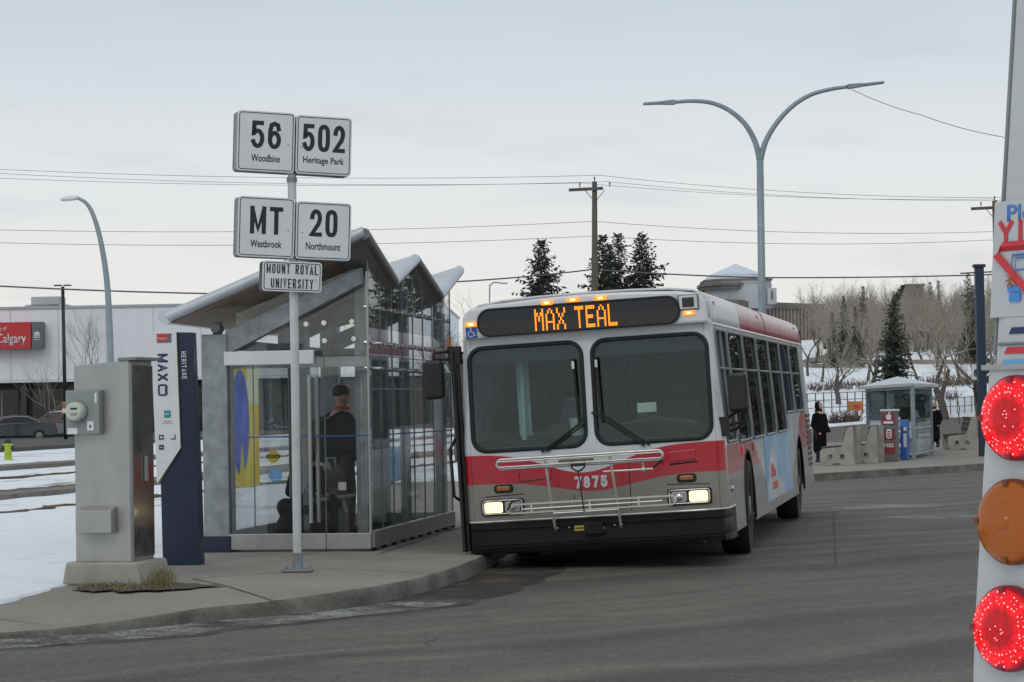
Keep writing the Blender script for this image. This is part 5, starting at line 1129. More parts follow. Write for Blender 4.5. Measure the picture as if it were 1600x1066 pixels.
# twin-arm street lamp behind the bus
Y = 58; b = at(1193, 740, Y); tpz = at(1187, 250, Y); zb = -.1
lp = root('street_lamp', 'grey twin armed street lamp with curved arms rising behind the bus', 'street lamp', (b.x, Y, zb))
L_ = lambda px, py: (lambda q: (q.x-b.x, 0, q.z-zb))(at(px, py, Y))
fk = L_(1187.5, 250)
mb = MB(); mb.tube([(0, 0, 0), L_(1191, 500), fk], [.115, .095, .085], 14); mb.build('pole', 'lamp_grey', lp, smooth='all')
mb = MB(); mb.tube([(0, 0, 0), (0, 0, .5)], [.17, .14], 14); mb.build('base', 'lamp_grey', lp, smooth=True)
for pts, hx in (([(1187, 252), (1180, 222), (1164, 194), (1140, 173), (1112, 161), (1082, 158), (1053, 160)], (1053, 1005)), ([(1188, 252), (1196, 222), (1213, 193), (1237, 167), (1265, 149), (1296, 140), (1326, 135.5)], (1326, 1381))):
    P = smooth_path([L_(*q) for q in pts], 4); mb = MB(); mb.tube(P, [.075-.032*i/(len(P)-1) for i in range(len(P))], 10); am = mb.build('arm', 'lamp_grey', lp, smooth='all')
    a = V(L_(*pts[-1])); e = V(L_(hx[1], 162.5 if hx[1] < 1200 else 129)); d = e-a
    mb = MB(); n_ = V((-d.z, 0, d.x)).normalized()*(1 if d.x > 0 else -1)
    for k0, k1, w0, h0 in ((-.03, .38, .085, .06), (.36, 1.0, .13, .032)):
        p, q = a+d*k0, a+d*k1; mb.add([p+V((0, s_*w0, 0))+n_*h for h in (h0, -h0) for s_ in (-1, 1)]+[q+V((0, s_*w0*.9, 0))+n_*h for h in (h0*.7, -h0*.7) for s_ in (-1, 1)], [(0, 1, 3, 2), (4, 6, 7, 5), (0, 2, 6, 4), (1, 5, 7, 3), (0, 4, 5, 1), (2, 3, 7, 6)])
    lh = mb.build('lamp_head', 'lamp_grey', am, bevel=.01)
# single-arm lamp on the left
Y = 84; b = at(178, 722, Y)
l2 = root('street_lamp', 'grey single armed street lamp curving left above the steel cabinet', 'street lamp', (b.x, Y, .1))
L_ = lambda px, py: (lambda q: (q.x-b.x, 0, q.z-.1))(at(px, py, Y))
P = smooth_path([(0, 0, 0), L_(173, 560), L_(168, 450), L_(158, 380), L_(146, 337), L_(134, 317), L_(119, 309)], 5)
mb = MB(); mb.tube(P, [.13-.075*i/(len(P)-1) for i in range(len(P))], 10); mb.build('pole', 'lamp_grey', l2, smooth='all')
a, e = V(L_(122, 309)), V(L_(95, 312)); mb = MB(); mb.tube([a, a.lerp(e, .5), e], [.075, .09, .06], 8); mb.build('lamp_head', 'pole_steel', l2, smooth=True)
# black car-park lamp
Y = 120; b = at(103, 700, Y)
l3 = root('car_park_lamp', 'thin black car park lamp post with flat twin heads before the white building', 'street lamp', (b.x, Y, .2))
L_ = lambda px, py: (lambda q: (q.x-b.x, 0, q.z-.2))(at(px, py, Y))
mb = MB(); mb.tube([(0, 0, 0), L_(98, 448)], [.10, .085], 8); mb.build('pole', 'black', l3, smooth='all')
c = V(L_(98, 447)); mb = MB()
for s_ in (-1, 1):
    mb = MB(); mb.box(c.x+min(.05*s_, .42*s_), c.x+max(.05*s_, .42*s_), -.15, .15, c.z-.03+.03, c.z+.06); mb.build('lamp_head', 'black', l3, bevel=.01)
c = L_(104, 637); mb = MB(); mb.box(c[0]-.2, c[0]+.26, -.16, -.13, c[2]-.27, c[2]+.27); q = mb.build('parking_sign', 'sign_white', l3)
mb = MB(); mb.box(c[0]-.2, c[0]+.26, -.165, -.16, c[2]-.05, c[2]+.25); mb.build('sign_panel', 'amber_lens', q)
# wooden power poles
def power_pole(px, ptop, pbot, Y, label, lean=-.25):
    t = at(px, ptop, Y); zb = -.2; o = root('power_pole', label, 'power pole', (t.x, Y, zb)); H = t.z-zb
    mb = MB(); mb.tube([(lean, 0, 0), (lean*.4, 0, H*.5), (0, 0, H)], [.20, .17, .12], 10); mb.build('pole', 'wood_pole', o, smooth='all')
    mb = MB(); mb.box(-.80, .80, -.2, -.09, H-.42, H-.28, R=Matrix.Rotation(radians(-2), 3, 'Y')); ca = mb.build('crossarm', 'wood_pole', o)
    for x in (-.7, .0, .7):
        mb = MB(); z = H-.26 if x else H+.02; mb.tube([(x, -.14 if x else 0, z), (x, -.14 if x else 0, z+.13)], [.035, .025], 8); mb.ball((x, -.14 if x else 0, z+.17), .05); mb.build('insulator', 'grey_back', ca, smooth=True)
    for s_ in (-1, 1):
        mb = MB(); mb.tube([(s_*.45, -.15, H-.42), (s_*.1, -.12, H-.85)], .02, 5); mb.build('brace', 'galv', ca)
    return o, t
pp1, T1 = power_pole(929, 284, 450, 112, 'wooden power pole with crossarm rising behind the bus roof')
pp2, T2 = power_pole(1554, 314, 640, 118, 'wooden power pole with crossarm beside the white bus corner', .1)
def wire(pts, r, label, grp='overhead wires', sag=.2):
    mb = MB(); P = []
    for a, b in zip(pts, pts[1:]):
        a, b = V(a), V(b); P += [a.lerp(b, i/14)-V((0, 0, sag*4*(i/14)*(1-i/14))) for i in range(14 + (b == V(pts[-1])))]
    mb.tube(P, r, 5); o = mb.build('overhead_wire', 'wire', None, smooth='all'); return tag(o, label, 'wire', grp)
XR_ = lambda py, Y=118: tuple(at(1680, py, Y))
wires = [((-60, 262), (936, 274), (1566, 309), .010, 'topmost thin overhead wire crossing the sky over the pole tip'), ((-60, 268), (908, 286), (1548, 311), .009, 'second overhead wire from the top meeting the left end of the crossarm'),
         ((-60, 276), (950, 284), (1570, 313), .009, 'third overhead wire from the top meeting the right end of the crossarm'), ((-60, 358), (929, 346), (1552, 362), .011, 'upper of the two middle wires fixed halfway up the wooden pole'),
         ((-60, 378), (929, 369), (1552, 375), .011, 'lower of the two middle wires fixed halfway up the wooden pole')]
for a, b, c, r, lab in wires: wire([at(a[0], a[1], 105), at(b[0], b[1], 112), at(c[0], c[1], 118), XR_(c[1]+3)], r, lab, sag=.28)
wire([at(-60, 444, 96), at(330, 459, 100), at(720, 440, 106), at(927, 421, 112), at(1190, 434, 114), at(1556, 429, 118), XR_(428)], .034, 'thick black cable hanging low across the sky behind the shelter roof', sag=.05)
wire([at(1331, 140, 58), at(1440, 180, 56), at(1566, 214, 54), at(1700, 246, 52)], .008, 'single slack wire running right from the twin lamp head', sag=.05)
# far lamp hooks
for px, py, lab in ((765, 442, 'small far lamp hook between shelter and bus'),):
    q = at(px, 470, 140); o = root('street_lamp', 'small distant street lamp hook between the shelter roof and the bus', 'street lamp', (q.x, 140, .3)); zt = q.z
    mb = MB(); e = at(785, 443, 140); mb.tube(smooth_path([(0, 0, 0), (0, 0, zt-.3), (.12, 0, zt+.65), (.5, 0, e.z-.25), (e.x-q.x, 0, e.z-.3)], 4), .045, 6); mb.build('pole', 'lamp_grey', o, smooth='all')
    mb = MB(); mb.box(e.x-q.x-.05, e.x-q.x+.3, -.08, .08, e.z-.34, e.z-.26); mb.build('lamp_head', 'lamp_grey', o)
# ================================================================== CARS AND HYDRANT
def car(label, X, Y, z, rz, mat, suv, grp='cars parked by the white building'):
    o = root('parked_car', label, 'car', (X, Y, z), rz, grp)
    Lh, H = (2.3, 1.68) if suv else (2.38, 1.45)
    prof = [(-2.3, .35), (-2.32, .75), (-2.2, .98), (-1.0, 1.06), (-.25, H-.06), (.35, H), (1.5, H-.05), (2.05, 1.08), (2.28, .98), (2.32, .45), (2.2, .3)] if suv else [(-2.38, .3), (-2.38, .68), (-2.1, .88), (-1.15, .96), (-.4, H-.08), (.2, H), (.9, H-.05), (1.65, 1.06), (2.3, 1.0), (2.38, .6), (2.3, .3)]
    wz = lambda z: .90 if z < 1.0 else .90-.26*(z-1.0)/.55
    mb = MB(); n = len(prof); mb.add([(x, -wz(z_), z_) for x, z_ in prof]+[(x, wz(z_), z_) for x, z_ in prof], [tuple(range(n)), tuple(range(n, 2*n))[::-1]]+[(i, n+i, n+(i+1) % n, (i+1) % n) for i in range(n)])
    bd = mb.build('body', mat, o, bevel=.05, smooth=True)
    gh = [(-.95, 1.04), (-.28, H-.13), (.3, H-.08), (1.35, H-.13), (1.9, 1.08)] if suv else [(-1.05, .96), (-.42, H-.15), (.15, H-.08), (.85, H-.12), (1.5, 1.02)]
    for s_ in (-1, 1):
        mb = MB(); mb.add([(x, s_*(wz(z_)+.012), z_) for x, z_ in gh]+[(x, s_*(wz(z_)-.02), z_) for x, z_ in gh], [tuple(range(5)), tuple(range(5, 10))[::-1]]+[(i, 5+i, 5+(i+1) % 5, (i+1) % 5) for i in range(5)]); g = mb.build('side_window', 'dark_pane', o)
        mb = MB(); mb.tube([(x, s_*(wz(z_)+.015), z_) for x, z_ in gh], .016, 5, closed=True); mb.box(.28, .36, min(s_*.7, s_*.93), max(s_*.7, s_*.93), 1.05, H-.12) if False else None; mb.build('window_trim', 'chrome', g)
    for nm, a, b in (('windscreen', gh[0], gh[1]), ('rear_window', gh[4], gh[3])):
        sg2 = -1 if nm == 'windscreen' else 1; mb = MB(); mb.add([(a[0]+sg2*.09, -.74, a[1]+.02), (a[0]+sg2*.09, .74, a[1]+.02), (b[0]+sg2*.09, .62, b[1]+.03), (b[0]+sg2*.09, -.62, b[1]+.03)], [(0, 1, 2, 3)]); mb.build(nm, 'dark_pane', o, solid=.02)
    for x in (-1.42, 1.40):
        for s_ in (-1, 1):
            T = Matrix.Translation((x, s_*.82, .33)); mb = MB(T); mb.tube([(0, -.11, 0), (0, .11, 0)], .33, 20); wh = mb.build('wheel', 'rubber', o, smooth=True)
            mb = MB(T); mb.tube([(0, s_*.10, 0), (0, s_*.12, 0)], [.2, .17], 16); mb.build('rim', 'grey_back', wh, smooth=True)
    for s_ in (-1, 1):
        mb = MB(); mb.box(2.1, 2.37, s_*.66-.2, s_*.66+.2, .80, .95); mb.build('tail_light', 'tail_red', o, bevel=.02)
        mb = MB(); mb.box(-2.36, -2.1, s_*.66-.2, s_*.66+.2, .66, .80); mb.build('headlight', 'chrome', o, bevel=.02)
        mb = MB(); mb.ball((-.95, s_*1.0, 1.05), .09, .11, .07); mb.build('wing_mirror', mat, o, smooth='all')
    mb = MB(); mb.box(-2.2, 2.2, -.85, .85, .2, .36); mb.build('underbody', 'black', o)
    return o
q = ground(24, 703, .30); Yc = 128
c1 = at(16, 700, Yc); car('black saloon car parked with its red tail light beside the hydrant', c1.x, Yc, .22, radians(20), 'car_dark', False)
c2 = at(90, 698, Yc+4); car('dark grey estate car parked right of the black saloon', c2.x, Yc+4, .22, radians(-8), 'car_grey', True)
q = at(13, 731, 76); hy = root('fire_hydrant', 'lime green fire hydrant with dark caps standing in the snow', 'hydrant', (q.x, 76, .14))
mb = MB(); mb.tube([(0, 0, 0), (0, 0, .06), (0, 0, .06), (0, 0, .50), (0, 0, .50), (0, 0, .56)], [.17, .17, .12, .115, .15, .15], 14); mb.build('barrel', 'lime', hy, smooth=True)
mb = MB(); mb.tube([(0, 0, .56), (0, 0, .64), (0, 0, .68), (0, 0, .69), (0, 0, .76)], [.14, .11, .05, .035, .035], 12); mb.build('bonnet', 'black', hy, smooth=True)
for s_ in (-1, 1):
    mb = MB(); mb.tube([(s_*.1, 0, .42), (s_*.2, 0, .42)], .065, 10); mb.build('nozzle_cap', 'black', hy)
mb = MB(); mb.tube([(0, -.1, .32), (0, -.19, .32)], .08, 10); mb.build('nozzle_cap', 'lime', hy)
# ================================================================== PEOPLE
def person(label, loc, rz, h, coat, legs_mat, hair='knit_black', hair_kind='hat', long_coat=False, pose='stand', skinm='skin', group=None, extra=None):
    o = root('person', label, 'person', loc, rz, group); k = h/1.75
    def S(mb): mb.v = [(x*k, y*k, z*k) for x, y, z in mb.v]; return mb
    sit = pose == 'sit'; hip = .50 if sit else .92; fy_ = -.42 if sit else 0
    mb = MB()      # body: head, neck, trunk, limbs and hands as one surface (front is -y)
    up = hip
    mb.ball((0, -.01, up+.70), .078, .095, .115); mb.ball((0, -.035, up+.65), .058, .07, .07); mb.cap((0, 0, up+.48), (0, -.005, up+.62), .055); mb.ball((0, -.105, up+.685), .014, .02, .022)
    for s_ in (-1, 1): mb.ball((s_*.08, 0, up+.69), .014, .022, .03)
    mb.cap((0, 0, up+.05), (0, 0, up+.42), .14, .15)
    HND = []
    for s_ in (-1, 1):
        if sit: kn = (s_*.11, -.42, .50); an = (s_*.11, -.44, .09)
        else: kn = (s_*.095, -.015+.03*s_, .49); an = (s_*.10, .02+.05*s_, .08)
        mb.cap((s_*.09, 0, up), kn, .085, .062); mb.cap(kn, an, .06, .042); mb.cap(an, (an[0]+s_*.02, an[1]-.15, .045), .045, .038)
        shd = (s_*.19, 0, up+.42); el = (s_*.245, .02, up+.14); hd = (s_*.21, -.14, up-.04) if not sit else (s_*.10, -.30, up+.10)
        mb.cap(shd, el, .055, .044); mb.cap(el, hd, .042, .03); d = (V(hd)-V(el)).normalized(); pm = V(hd)+d*.05; mb.cap(hd, pm, .032, .036)
        for q in range(4):
            off = V((0, (q-1.5)*.018, 0)); b = pm+off+d*.03; m = b+d*(.035-.004*abs(q-1.2)); e = m+(d+V((-s_*.5, 0, -.1))).normalized()*.03; mb.cap(b, m, .009, .008); mb.cap(m, e, .008, .007)
        t0 = pm+V((-s_*.01, -.035, 0)); mb.cap(t0, t0+d*.045+V((-s_*.015, -.02, 0)), .011, .009)
    S(mb).build('body', skinm, o, remesh=.011*k)
    mb = MB()
    for s_ in (-1, 1): mb.ball((s_*.03, -.098, up+.715), .011, .008, .008)
    S(mb).build('eyes', 'black', o)
    mb = MB(); mb.tube([(-.028, -.104, up+.625), (0, -.110, up+.622), (.028, -.104, up+.625)], .006, 5); S(mb).build('mouth', 'maroon', o)
    mb = MB()
    for s_ in (-1, 1):
        if sit: mb.cap((s_*.09, .02, up+.02), (s_*.11, -.42, .52), .105, .085); mb.cap((s_*.11, -.42, .52), (s_*.11, -.44, .12), .083, .065)
        else: mb.cap((s_*.085, 0, up), (s_*.095, -.015+.03*s_, .49), .108, .088); mb.cap((s_*.095, -.015+.03*s_, .49), (s_*.10, .02+.05*s_, .10), .085, .072)
    mb.ball((0, 0, up+.02), .17, .14, .13); S(mb).build('trousers', legs_mat, o, remesh=.016*k)
    for s_ in (-1, 1):
        an = (s_*.11, -.44, .07) if sit else (s_*.10, .02+.05*s_, .07); mb = MB(); mb.cap((an[0], an[1]+.03, .065), (an[0]+s_*.02, an[1]-.16, .05), .06, .05); mb.box(an[0]-.05+s_*.01, an[0]+.05+s_*.01, an[1]-.19, an[1]+.08, 0, .05); mb.cap((an[0], an[1]+.01, .1), (an[0], an[1]+.01, .15), .06, .055); S(mb).build('shoe', 'black', o, remesh=.014*k)
    mb = MB(); mb.cap((-.10, 0, up+.38), (.10, 0, up+.38), .135, .135); mb.cap((0, 0, up+.02), (0, 0, up+.36), .185, .18); mb.cap((0, .0, up+.45), (0, -.005, up+.53), .09, .075)
    for s_ in (-1, 1):
        shd = (s_*.175, 0, up+.40); el = (s_*.25, .02, up+.14); hd = (s_*.213, -.16, up-.055) if long_coat else (s_*.215, -.12, up-.02) if not sit else (s_*.11, -.27, up+.11)
        mb.cap(shd, el, .085, .072); mb.cap(el, hd, .07, .055)
    if long_coat: mb.cap((0, 0, up), (0, .01, .40), .185, .205); mb.cap((0, 0, up+.5), (0, -.01, up+.575), .09, .082)
    S(mb).build('coat', coat, o, remesh=.017*k)
    mb = MB()
    if hair_kind == 'hat': mb.ball((0, .002, up+.745), .092, .108, .085); mb.tube([(0, 0, up+.715), (0, 0, up+.755)], .098, 18); S(mb).build('knit_hat', hair, o, remesh=.012*k)
    elif hair_kind == 'hood': mb.ball((0, .035, up+.69), .118, .118, .145); mb.ball((0, .03, up+.55), .125, .115, .09); S(mb).build('hood', hair, o, remesh=.012*k)
    else: mb.ball((0, .02, up+.735), .095, .105, .09); mb.cap((0, .06, up+.70), (0, .07, up+.50), .085, .075); [mb.cap((s_*.075, .01, up+.70), (s_*.09, -.03, up+.46), .032, .03) for s_ in (-1, 1)]; S(mb).build('hair', hair, o, remesh=.012*k)
    if extra: extra(o, S, up)
    return o
def shl(x, y, z=0.0):      # shelter-local to world
    return (sc_.x + x*cos(-SA) - y*sin(-SA), sc_.y + x*sin(-SA) + y*cos(-SA), .15+z)
def collar(o, S, up): mb = MB(); mb.tube([(.07*cos(a), .07*sin(a)-.005, up+.555) for a in [2*pi*i/16 for i in range(16)]], .026, 8, closed=True); S(mb).build('scarf', 'coral', o, smooth='all')
pw = shl(-.98, 3.05)
person('standing person in dark jacket and black knit hat seen from behind inside the shelter', pw, radians(118), 1.66, 'jacket', 'brown_trousers', extra=collar)
bk = root('backpack', 'black backpack worn by the standing person inside the glass shelter', 'backpack', pw, radians(118))
mb = MB(); mb.cap((-.06, .26, .92), (-.06, .25, 1.20), .12, .10); mb.cap((.06, .26, .92), (.06, .25, 1.20), .12, .10); mb.build('pack_body', 'pack', bk, remesh=.015)
mb = MB(); mb.cap((-.05, .36, .88), (.05, .36, .88), .06); mb.build('front_pocket', 'pack', bk, remesh=.012)
for s_ in (-1, 1):
    mb = MB(); mb.tube([(s_*.12, .2, 1.28), (s_*.13, .05, 1.36), (s_*.13, -.13, 1.25), (s_*.14, -.16, 1.05), (s_*.15, .12, .92)], .018, 6); mb.build('strap', 'pack', bk, smooth='all')
bg_ = root('duffel_bag', 'tan and black bag with white tag hanging beside the standing person', 'bag', shl(-1.02, 2.6), radians(62))
mb = MB(); mb.cap((-.10, 0, .42), (.12, 0, .44), .15, .14); mb.cap((-.1, 0, .62), (.12, 0, .62), .12, .12); mb.build('bag_body', 'tan', bg_, remesh=.016)
mb = MB(); mb.tube([(-.12, -.02, .70), (-.08, -.02, .86), (.08, -.02, .86), (.13, -.02, .70)], .012, 6); mb.build('bag_strap', 'sign_white', bg_, smooth='all')
mb = MB(); mb.prism([(-.03, .45), (.03, .42), (.10, .27), (.05, .25), (-.02, .36)], -.172, -.166, lambda u, v, d: (u, d, v)); mb.build('bag_tag', 'sign_white', bg_)
# bench and seated person
bn = root('shelter_bench', 'plain metal bench standing inside the glass shelter along its rear', 'bench', shl(-1.02, 2.35), -SA+radians(90))
mb = MB(); mb.box(-.7, .7, -.2, .2, .42, .46); mb.build('seat', 'stainless', bn, bevel=.01)
for x in (-.5, .5):
    mb = MB(); mb.box(x-.03, x+.03, -.15, .15, 0, .42); mb.build('leg', 'galv', bn)
ps = shl(-1.12, 2.0)
person('seated person in a black hooded coat on the bench inside the shelter', (ps[0], ps[1], .15), radians(38), 1.42, 'black_coat', 'dark_trousers', 'knit_black', 'hood', pose='sit')
bgp = shl(-1.02, 1.35); b3 = root('sack', 'bulky black bag on the shelter floor in front of the seated person', 'bag', bgp, radians(20))
mb = MB(); mb.cap((-.12, 0, .16), (.14, .02, .2), .17, .19); mb.cap((0, 0, .34), (.06, 0, .44), .17, .1); mb.ball((-.16, .05, .38), .1); mb.build('bag_body', 'pack', b3, remesh=.02)
mb = MB(); mb.tube([(.0, -.05, .50), (.05, -.06, .62), (.12, -.05, .50)], .014, 6); mb.build('bag_handle', 'black', b3, smooth='all')
# blue bin beyond the shelter
q = ground(595, 757, .15); bi = root('recycling_bin', 'large blue lidded recycling bin seen through the glass shelter', 'bin', (q.x, q.y, .13), radians(-8)); wb = 62*q.y/FPX/2
mb = MB(); mb.prism([(-wb*.92, .08), (wb*.92, .08), (wb, .62), (-wb, .62)], -.3, .3, lambda u, v, d: (u, d, v)); mb.build('bin_body', 'bin_blue', bi, bevel=.03)
mb = MB(); mb.prism([(-wb-.03, .62), (wb+.03, .62), (wb*.9, .72), (-wb*.9, .72)], -.33, .33, lambda u, v, d: (u, d, v)); mb.build('lid', 'box_blue', bi, bevel=.02)
for k in range(5):
    x = -wb*.8+k*wb*.4; mb = MB(); mb.box(x-.02, x+.02, -.325, -.295, .1, .58); mb.build('rib', 'bin_blue', bi)
for x in (-wb*.7, wb*.7):
    mb = MB(); mb.tube([(x-.03, -.2, .08), (x+.03, -.2, .08)], .08, 14); mb.build('wheel', 'rubber', bi)
# ================================================================== PLATFORM FURNITURE
ZI = .034
def onp(px, py): return ground(px, py, ZI)
q = onp(1282, 722); person('person in a long black coat and hood waiting at the bus rear', (q.x, q.y, ZI), radians(35), 95*q.y/FPX, 'black_coat', 'dark_trousers', 'black_coat', 'hood', True)
q = onp(1461, 699); person('person with long fair hair and long black coat right of the small shelter', (q.x, q.y, ZI), radians(-25), 72*q.y/FPX, 'black_coat', 'dark_trousers', 'blonde', 'hair', True)
q = onp(1421, 714); person('person in black coat and pale hood standing inside the small shelter', (q.x, q.y, ZI), radians(-50), 98*q.y/FPX, 'black_coat', 'dark_trousers', 'pale_hood', 'hat', False)
G4 = 'concrete benches on the platform'
def bench_proto():
    o = root('concrete_bench', 'concrete ended bench', 'bench', (0, 0, ZI), 0, G4)
    P = [(-.42, 0), (.30, 0), (.335, .30), (.30, .62), (.245, .93), (.14, .93), (.06, .46), (-.38, .40), (-.46, .32)]
    P = [(-.40, 0), (-.16, 0), (-.12, .05), (.02, .05), (.06, 0), (.36, 0), (.345, .3), (.345, .88), (.30, .92), (.20, .90), (.06, .44), (-.40, .40), (-.46, .34), (-.46, .1)]
    for y in (0, 1.55):
        mb = MB(); mb.plate(P, [[(-.22+.06*cos(-a), .2+.065*sin(-a)) for a in [2*pi*i/14 for i in range(14)]], [(.08+.06*cos(-a), .2+.065*sin(-a)) for a in [2*pi*i/14 for i in range(14)]]], lambda u, v: (u, y, v)); mb.build('end_panel', 'bench_concrete', o, solid=.16)
    for k in range(3):
        mb = MB(); mb.box(-.44+k*.165, -.30+k*.165, .0, 1.55, .405+k*.012, .445+k*.012); mb.build('seat', 'dark_wood', o, bevel=.008)
    for k in range(3):
        mb = MB(); z = .52+k*.14; mb.box(.085+.075*k*.5, .125+.075*k*.5, .0, 1.55, z, z+.125); mb.build('backrest', 'dark_wood', o, bevel=.008)
    return o
b0 = bench_proto()
q1 = onp(1312, 727)
sc_b = 63*q1.y/FPX/.92
for i, (o, q, sc, rz, lab) in enumerate(((b0, q1, sc_b, -15, 'nearest concrete ended bench beside the person in black at the bus rear'), (dup(b0), onp(1349, 724), sc_b*1.0, -15, 'second concrete ended bench just left of the grey paper box'), (dup(b0), onp(1507, 703), 51*onp(1507, 703).y/FPX/.92, -4, 'concrete ended bench standing alone near the dark blue post'))):
    o.location = (q.x, q.y, ZI); o.rotation_euler = (0, 0, radians(rz)); o.scale = (sc*(.95 if i < 2 else 1.0),)*3; o['label'] = lab
# grey paper box with maroon panels
q = onp(1391, 721); k = q.y/FPX
nb = root('newspaper_box', 'tall grey newspaper box with three maroon panels by the small shelter', 'newspaper box', (q.x, q.y, ZI), radians(-12))
w2, H = 13*k, 78*k
mb = MB(); mb.box(-w2, w2, 0, .5, 0, H); mb.build('cabinet', 'box_grey', nb, bevel=.012)
mb = MB(); mb.box(-w2-.02, w2+.03, -.03, .53, H, H+.05); mb.build('top', 'pole_steel', nb, bevel=.01)
for i, (za, zb_) in enumerate(((.74, .96), (.44, .64), (.16, .38))):
    mb = MB(); mb.box(-w2*.86, w2*.62, -.018, 0, H*za, H*zb_); pn = mb.build('panel', 'maroon', nb); zc = H*(za+zb_)/2
    if i == 2: stroke_text('lettering', 'FREE', w2*1.1, H*.075, H*.015, face(-w2*.1, -.019, zc+.05*H), 'white_paint', pn, .3)
    elif i == 0:
        mb = MB(); mb.prism([(-w2*.35, zc-.02), (w2*.2, zc-.02), (w2*.25, zc+.10), (w2*.05, zc+.10), (w2*.16, zc+.2), (w2*.06, zc+.2), (-w2*.2, zc+.10), (-w2*.4, zc+.10)], -.022, -.018, lambda u, v, d: (u, d, v)); mb.build('emblem', 'white_paint', pn)
        mb = MB(); mb.box(-w2*.7, w2*.45, -.022, -.018, zc-.12, zc-.06); mb.build('text_bar', 'white_paint', pn)
    else:
        mb = MB(); mb.prism(rrect(-w2*.4, w2*.25, zc-.10, zc+.13, .05), -.022, -.018, lambda u, v, d: (u, d, v)); mb.build('emblem', 'sign_white', pn)
        mb = MB(); [mb.box(-w2*.3, w2*.15, -.024, -.022, zc-.07+j*.06, zc-.04+j*.06) for j in range(3)]; mb.build('emblem_lines', 'maroon', pn)
for z in (.3, .58, .84):
    mb = MB(); mb.tube([(w2+.0, .2, H*z), (w2+.05, .2, H*z)], .06, 12); mb.build('knob', 'pole_steel', nb)
q = onp(1411, 719); k = q.y/FPX
bb2 = root('paper_box', 'narrow blue newspaper box with white notice right of the grey box', 'newspaper box', (q.x, q.y-.1, ZI), radians(-20)); H = 63*k; w2 = 5.4*k
mb = MB(); mb.prism([(0, 0), (.42, 0), (.42, H), (.12, H), (0, H*.84)], -w2, w2, lambda u, v, d: (d, u, v)); mb.build('cabinet', 'box_blue', bb2, bevel=.01)
mb = MB(); mb.box(w2*.1, w2*.95, -.012, .0, H*.32, H*.66); mb.build('notice', 'white_paint', bb2)
mb = MB(); mb.box(w2*.2, w2*.95, -.012, .0, H*.72, H*.82); mb.build('price_label', 'poster_pale', bb2)
# small glass shelter
qa, qb = onp(1357, 707), onp(1428, 718); qc = onp(1456, 711); k = qb.y/FPX
ss_ = root('small_shelter', 'small glass bus shelter with low peaked roof on the far platform', 'bus shelter', (qb.x, qb.y, ZI), 0)
A = V((qa.x-qb.x, qa.y-qb.y, 0)); C_ = V((qc.x-qb.x, qc.y-qb.y, 0)); D_ = A+C_; Hs = 113*k
A, C_, D_ = [q_ for q_ in (A, C_, D_)]
for p, r in ((V((0, 0, 0)), 3.0*k), (A, 3.0*k), (C_, 2.6*k), (D_, 2.4*k), (A*.5, 1.6*k), (D_*.5+C_*.5, 1.6*k)):
    mb = MB(); mb.box(p.x-r, p.x+r, p.y-r, p.y+r, 0, Hs); mb.build('post', 'lamp_grey', ss_, bevel=.01)
def spane(p, q, z0, z1, mat='far_glass', name='glass_pane'): gpane([(p.x, p.y, z0), (q.x, q.y, z0), (q.x, q.y, z1), (p.x, p.y, z1)], ss_, mat, .015, name)
Z0 = V((0, 0, 0))
for p, q in ((Z0, A*.5), (A*.5, A), (Z0, C_), (A, D_), (C_, (C_+D_)/2), ((C_+D_)/2, D_)): spane(p, q, .15, Hs-.05)
for p, q in ((Z0, A), (Z0, C_), (A, D_), (C_, D_)):
    for z in (.12, Hs*.42, Hs):
        mb = MB(); mb.tube([p+V((0, 0, z)), q+V((0, 0, z))], .035 if z < Hs else .06, 6); mb.build('rail', 'lamp_grey', ss_)
for z0, z1 in ((.2, Hs*.34), (Hs*.36, Hs*.5)): spane(C_*.25, C_*.92, z0, z1, 'sign_white', 'notice_board')
spane(C_+A*.12, C_+A*.80, Hs*.45, Hs*.92, 'box_grey', 'back_board'); ov = .28; corners = [Z0+V((-.1, -ov, 0)), A+V((-ov, -ov, 0)), D_+V((-.1, ov, 0)), C_+V((ov, ov, 0))]; ctr = (A+C_)/2
mb = MB(); vs = [c_+V((0, 0, Hs+.02)) for c_ in corners]+[c_+V((0, 0, Hs+.10)) for c_ in corners]+[ctr+V((0, 0, Hs+.36)), ctr+V((0, 0, Hs+.05))]
mb.add(vs, [(0, 1, 5, 4), (1, 2, 6, 5), (2, 3, 7, 6), (3, 0, 4, 7), (4, 5, 8), (5, 6, 8), (6, 7, 8), (7, 4, 8), (1, 0, 9), (2, 1, 9), (3, 2, 9), (0, 3, 9)]); mb.build('roof', 'roof_metal', ss_)
# tall dark blue post
q = onp(1537, 713); tq = at(1528, 418, q.y)
bp2 = root('blue_post', 'tall square dark blue post close beside the white bus corner', 'post', (q.x, q.y, ZI)); dx = tq.x-q.x; r = 6.6*q.y/FPX
mb = MB(); h_ = tq.z-ZI; mb.add([(-r, -r, 0), (r, -r, 0), (r, r, 0), (-r, r, 0)]+[(dx*.3-r, -r, h_), (dx*.3+r, -r, h_), (dx*.3+r, r, h_), (dx*.3-r, r, h_)], [(0, 1, 5, 4), (1, 2, 6, 5), (2, 3, 7, 6), (3, 0, 4, 7), (4, 5, 6, 7), (3, 2, 1, 0)]); mb.build('shaft', 'blue_post', bp2, bevel=.01)
mb = MB(); mb.box(dx*.3-r*1.35, dx*.3+r*1.35, -r*1.3, r*1.3, h_, h_+.08); mb.build('cap', 'black', bp2)
mb = MB(); mb.tube([(dx*.3-.5, 0, h_-.15), (dx*.3+.5, 0, h_-.12)], .02, 6); mb.build('crossbar', 'black', bp2)
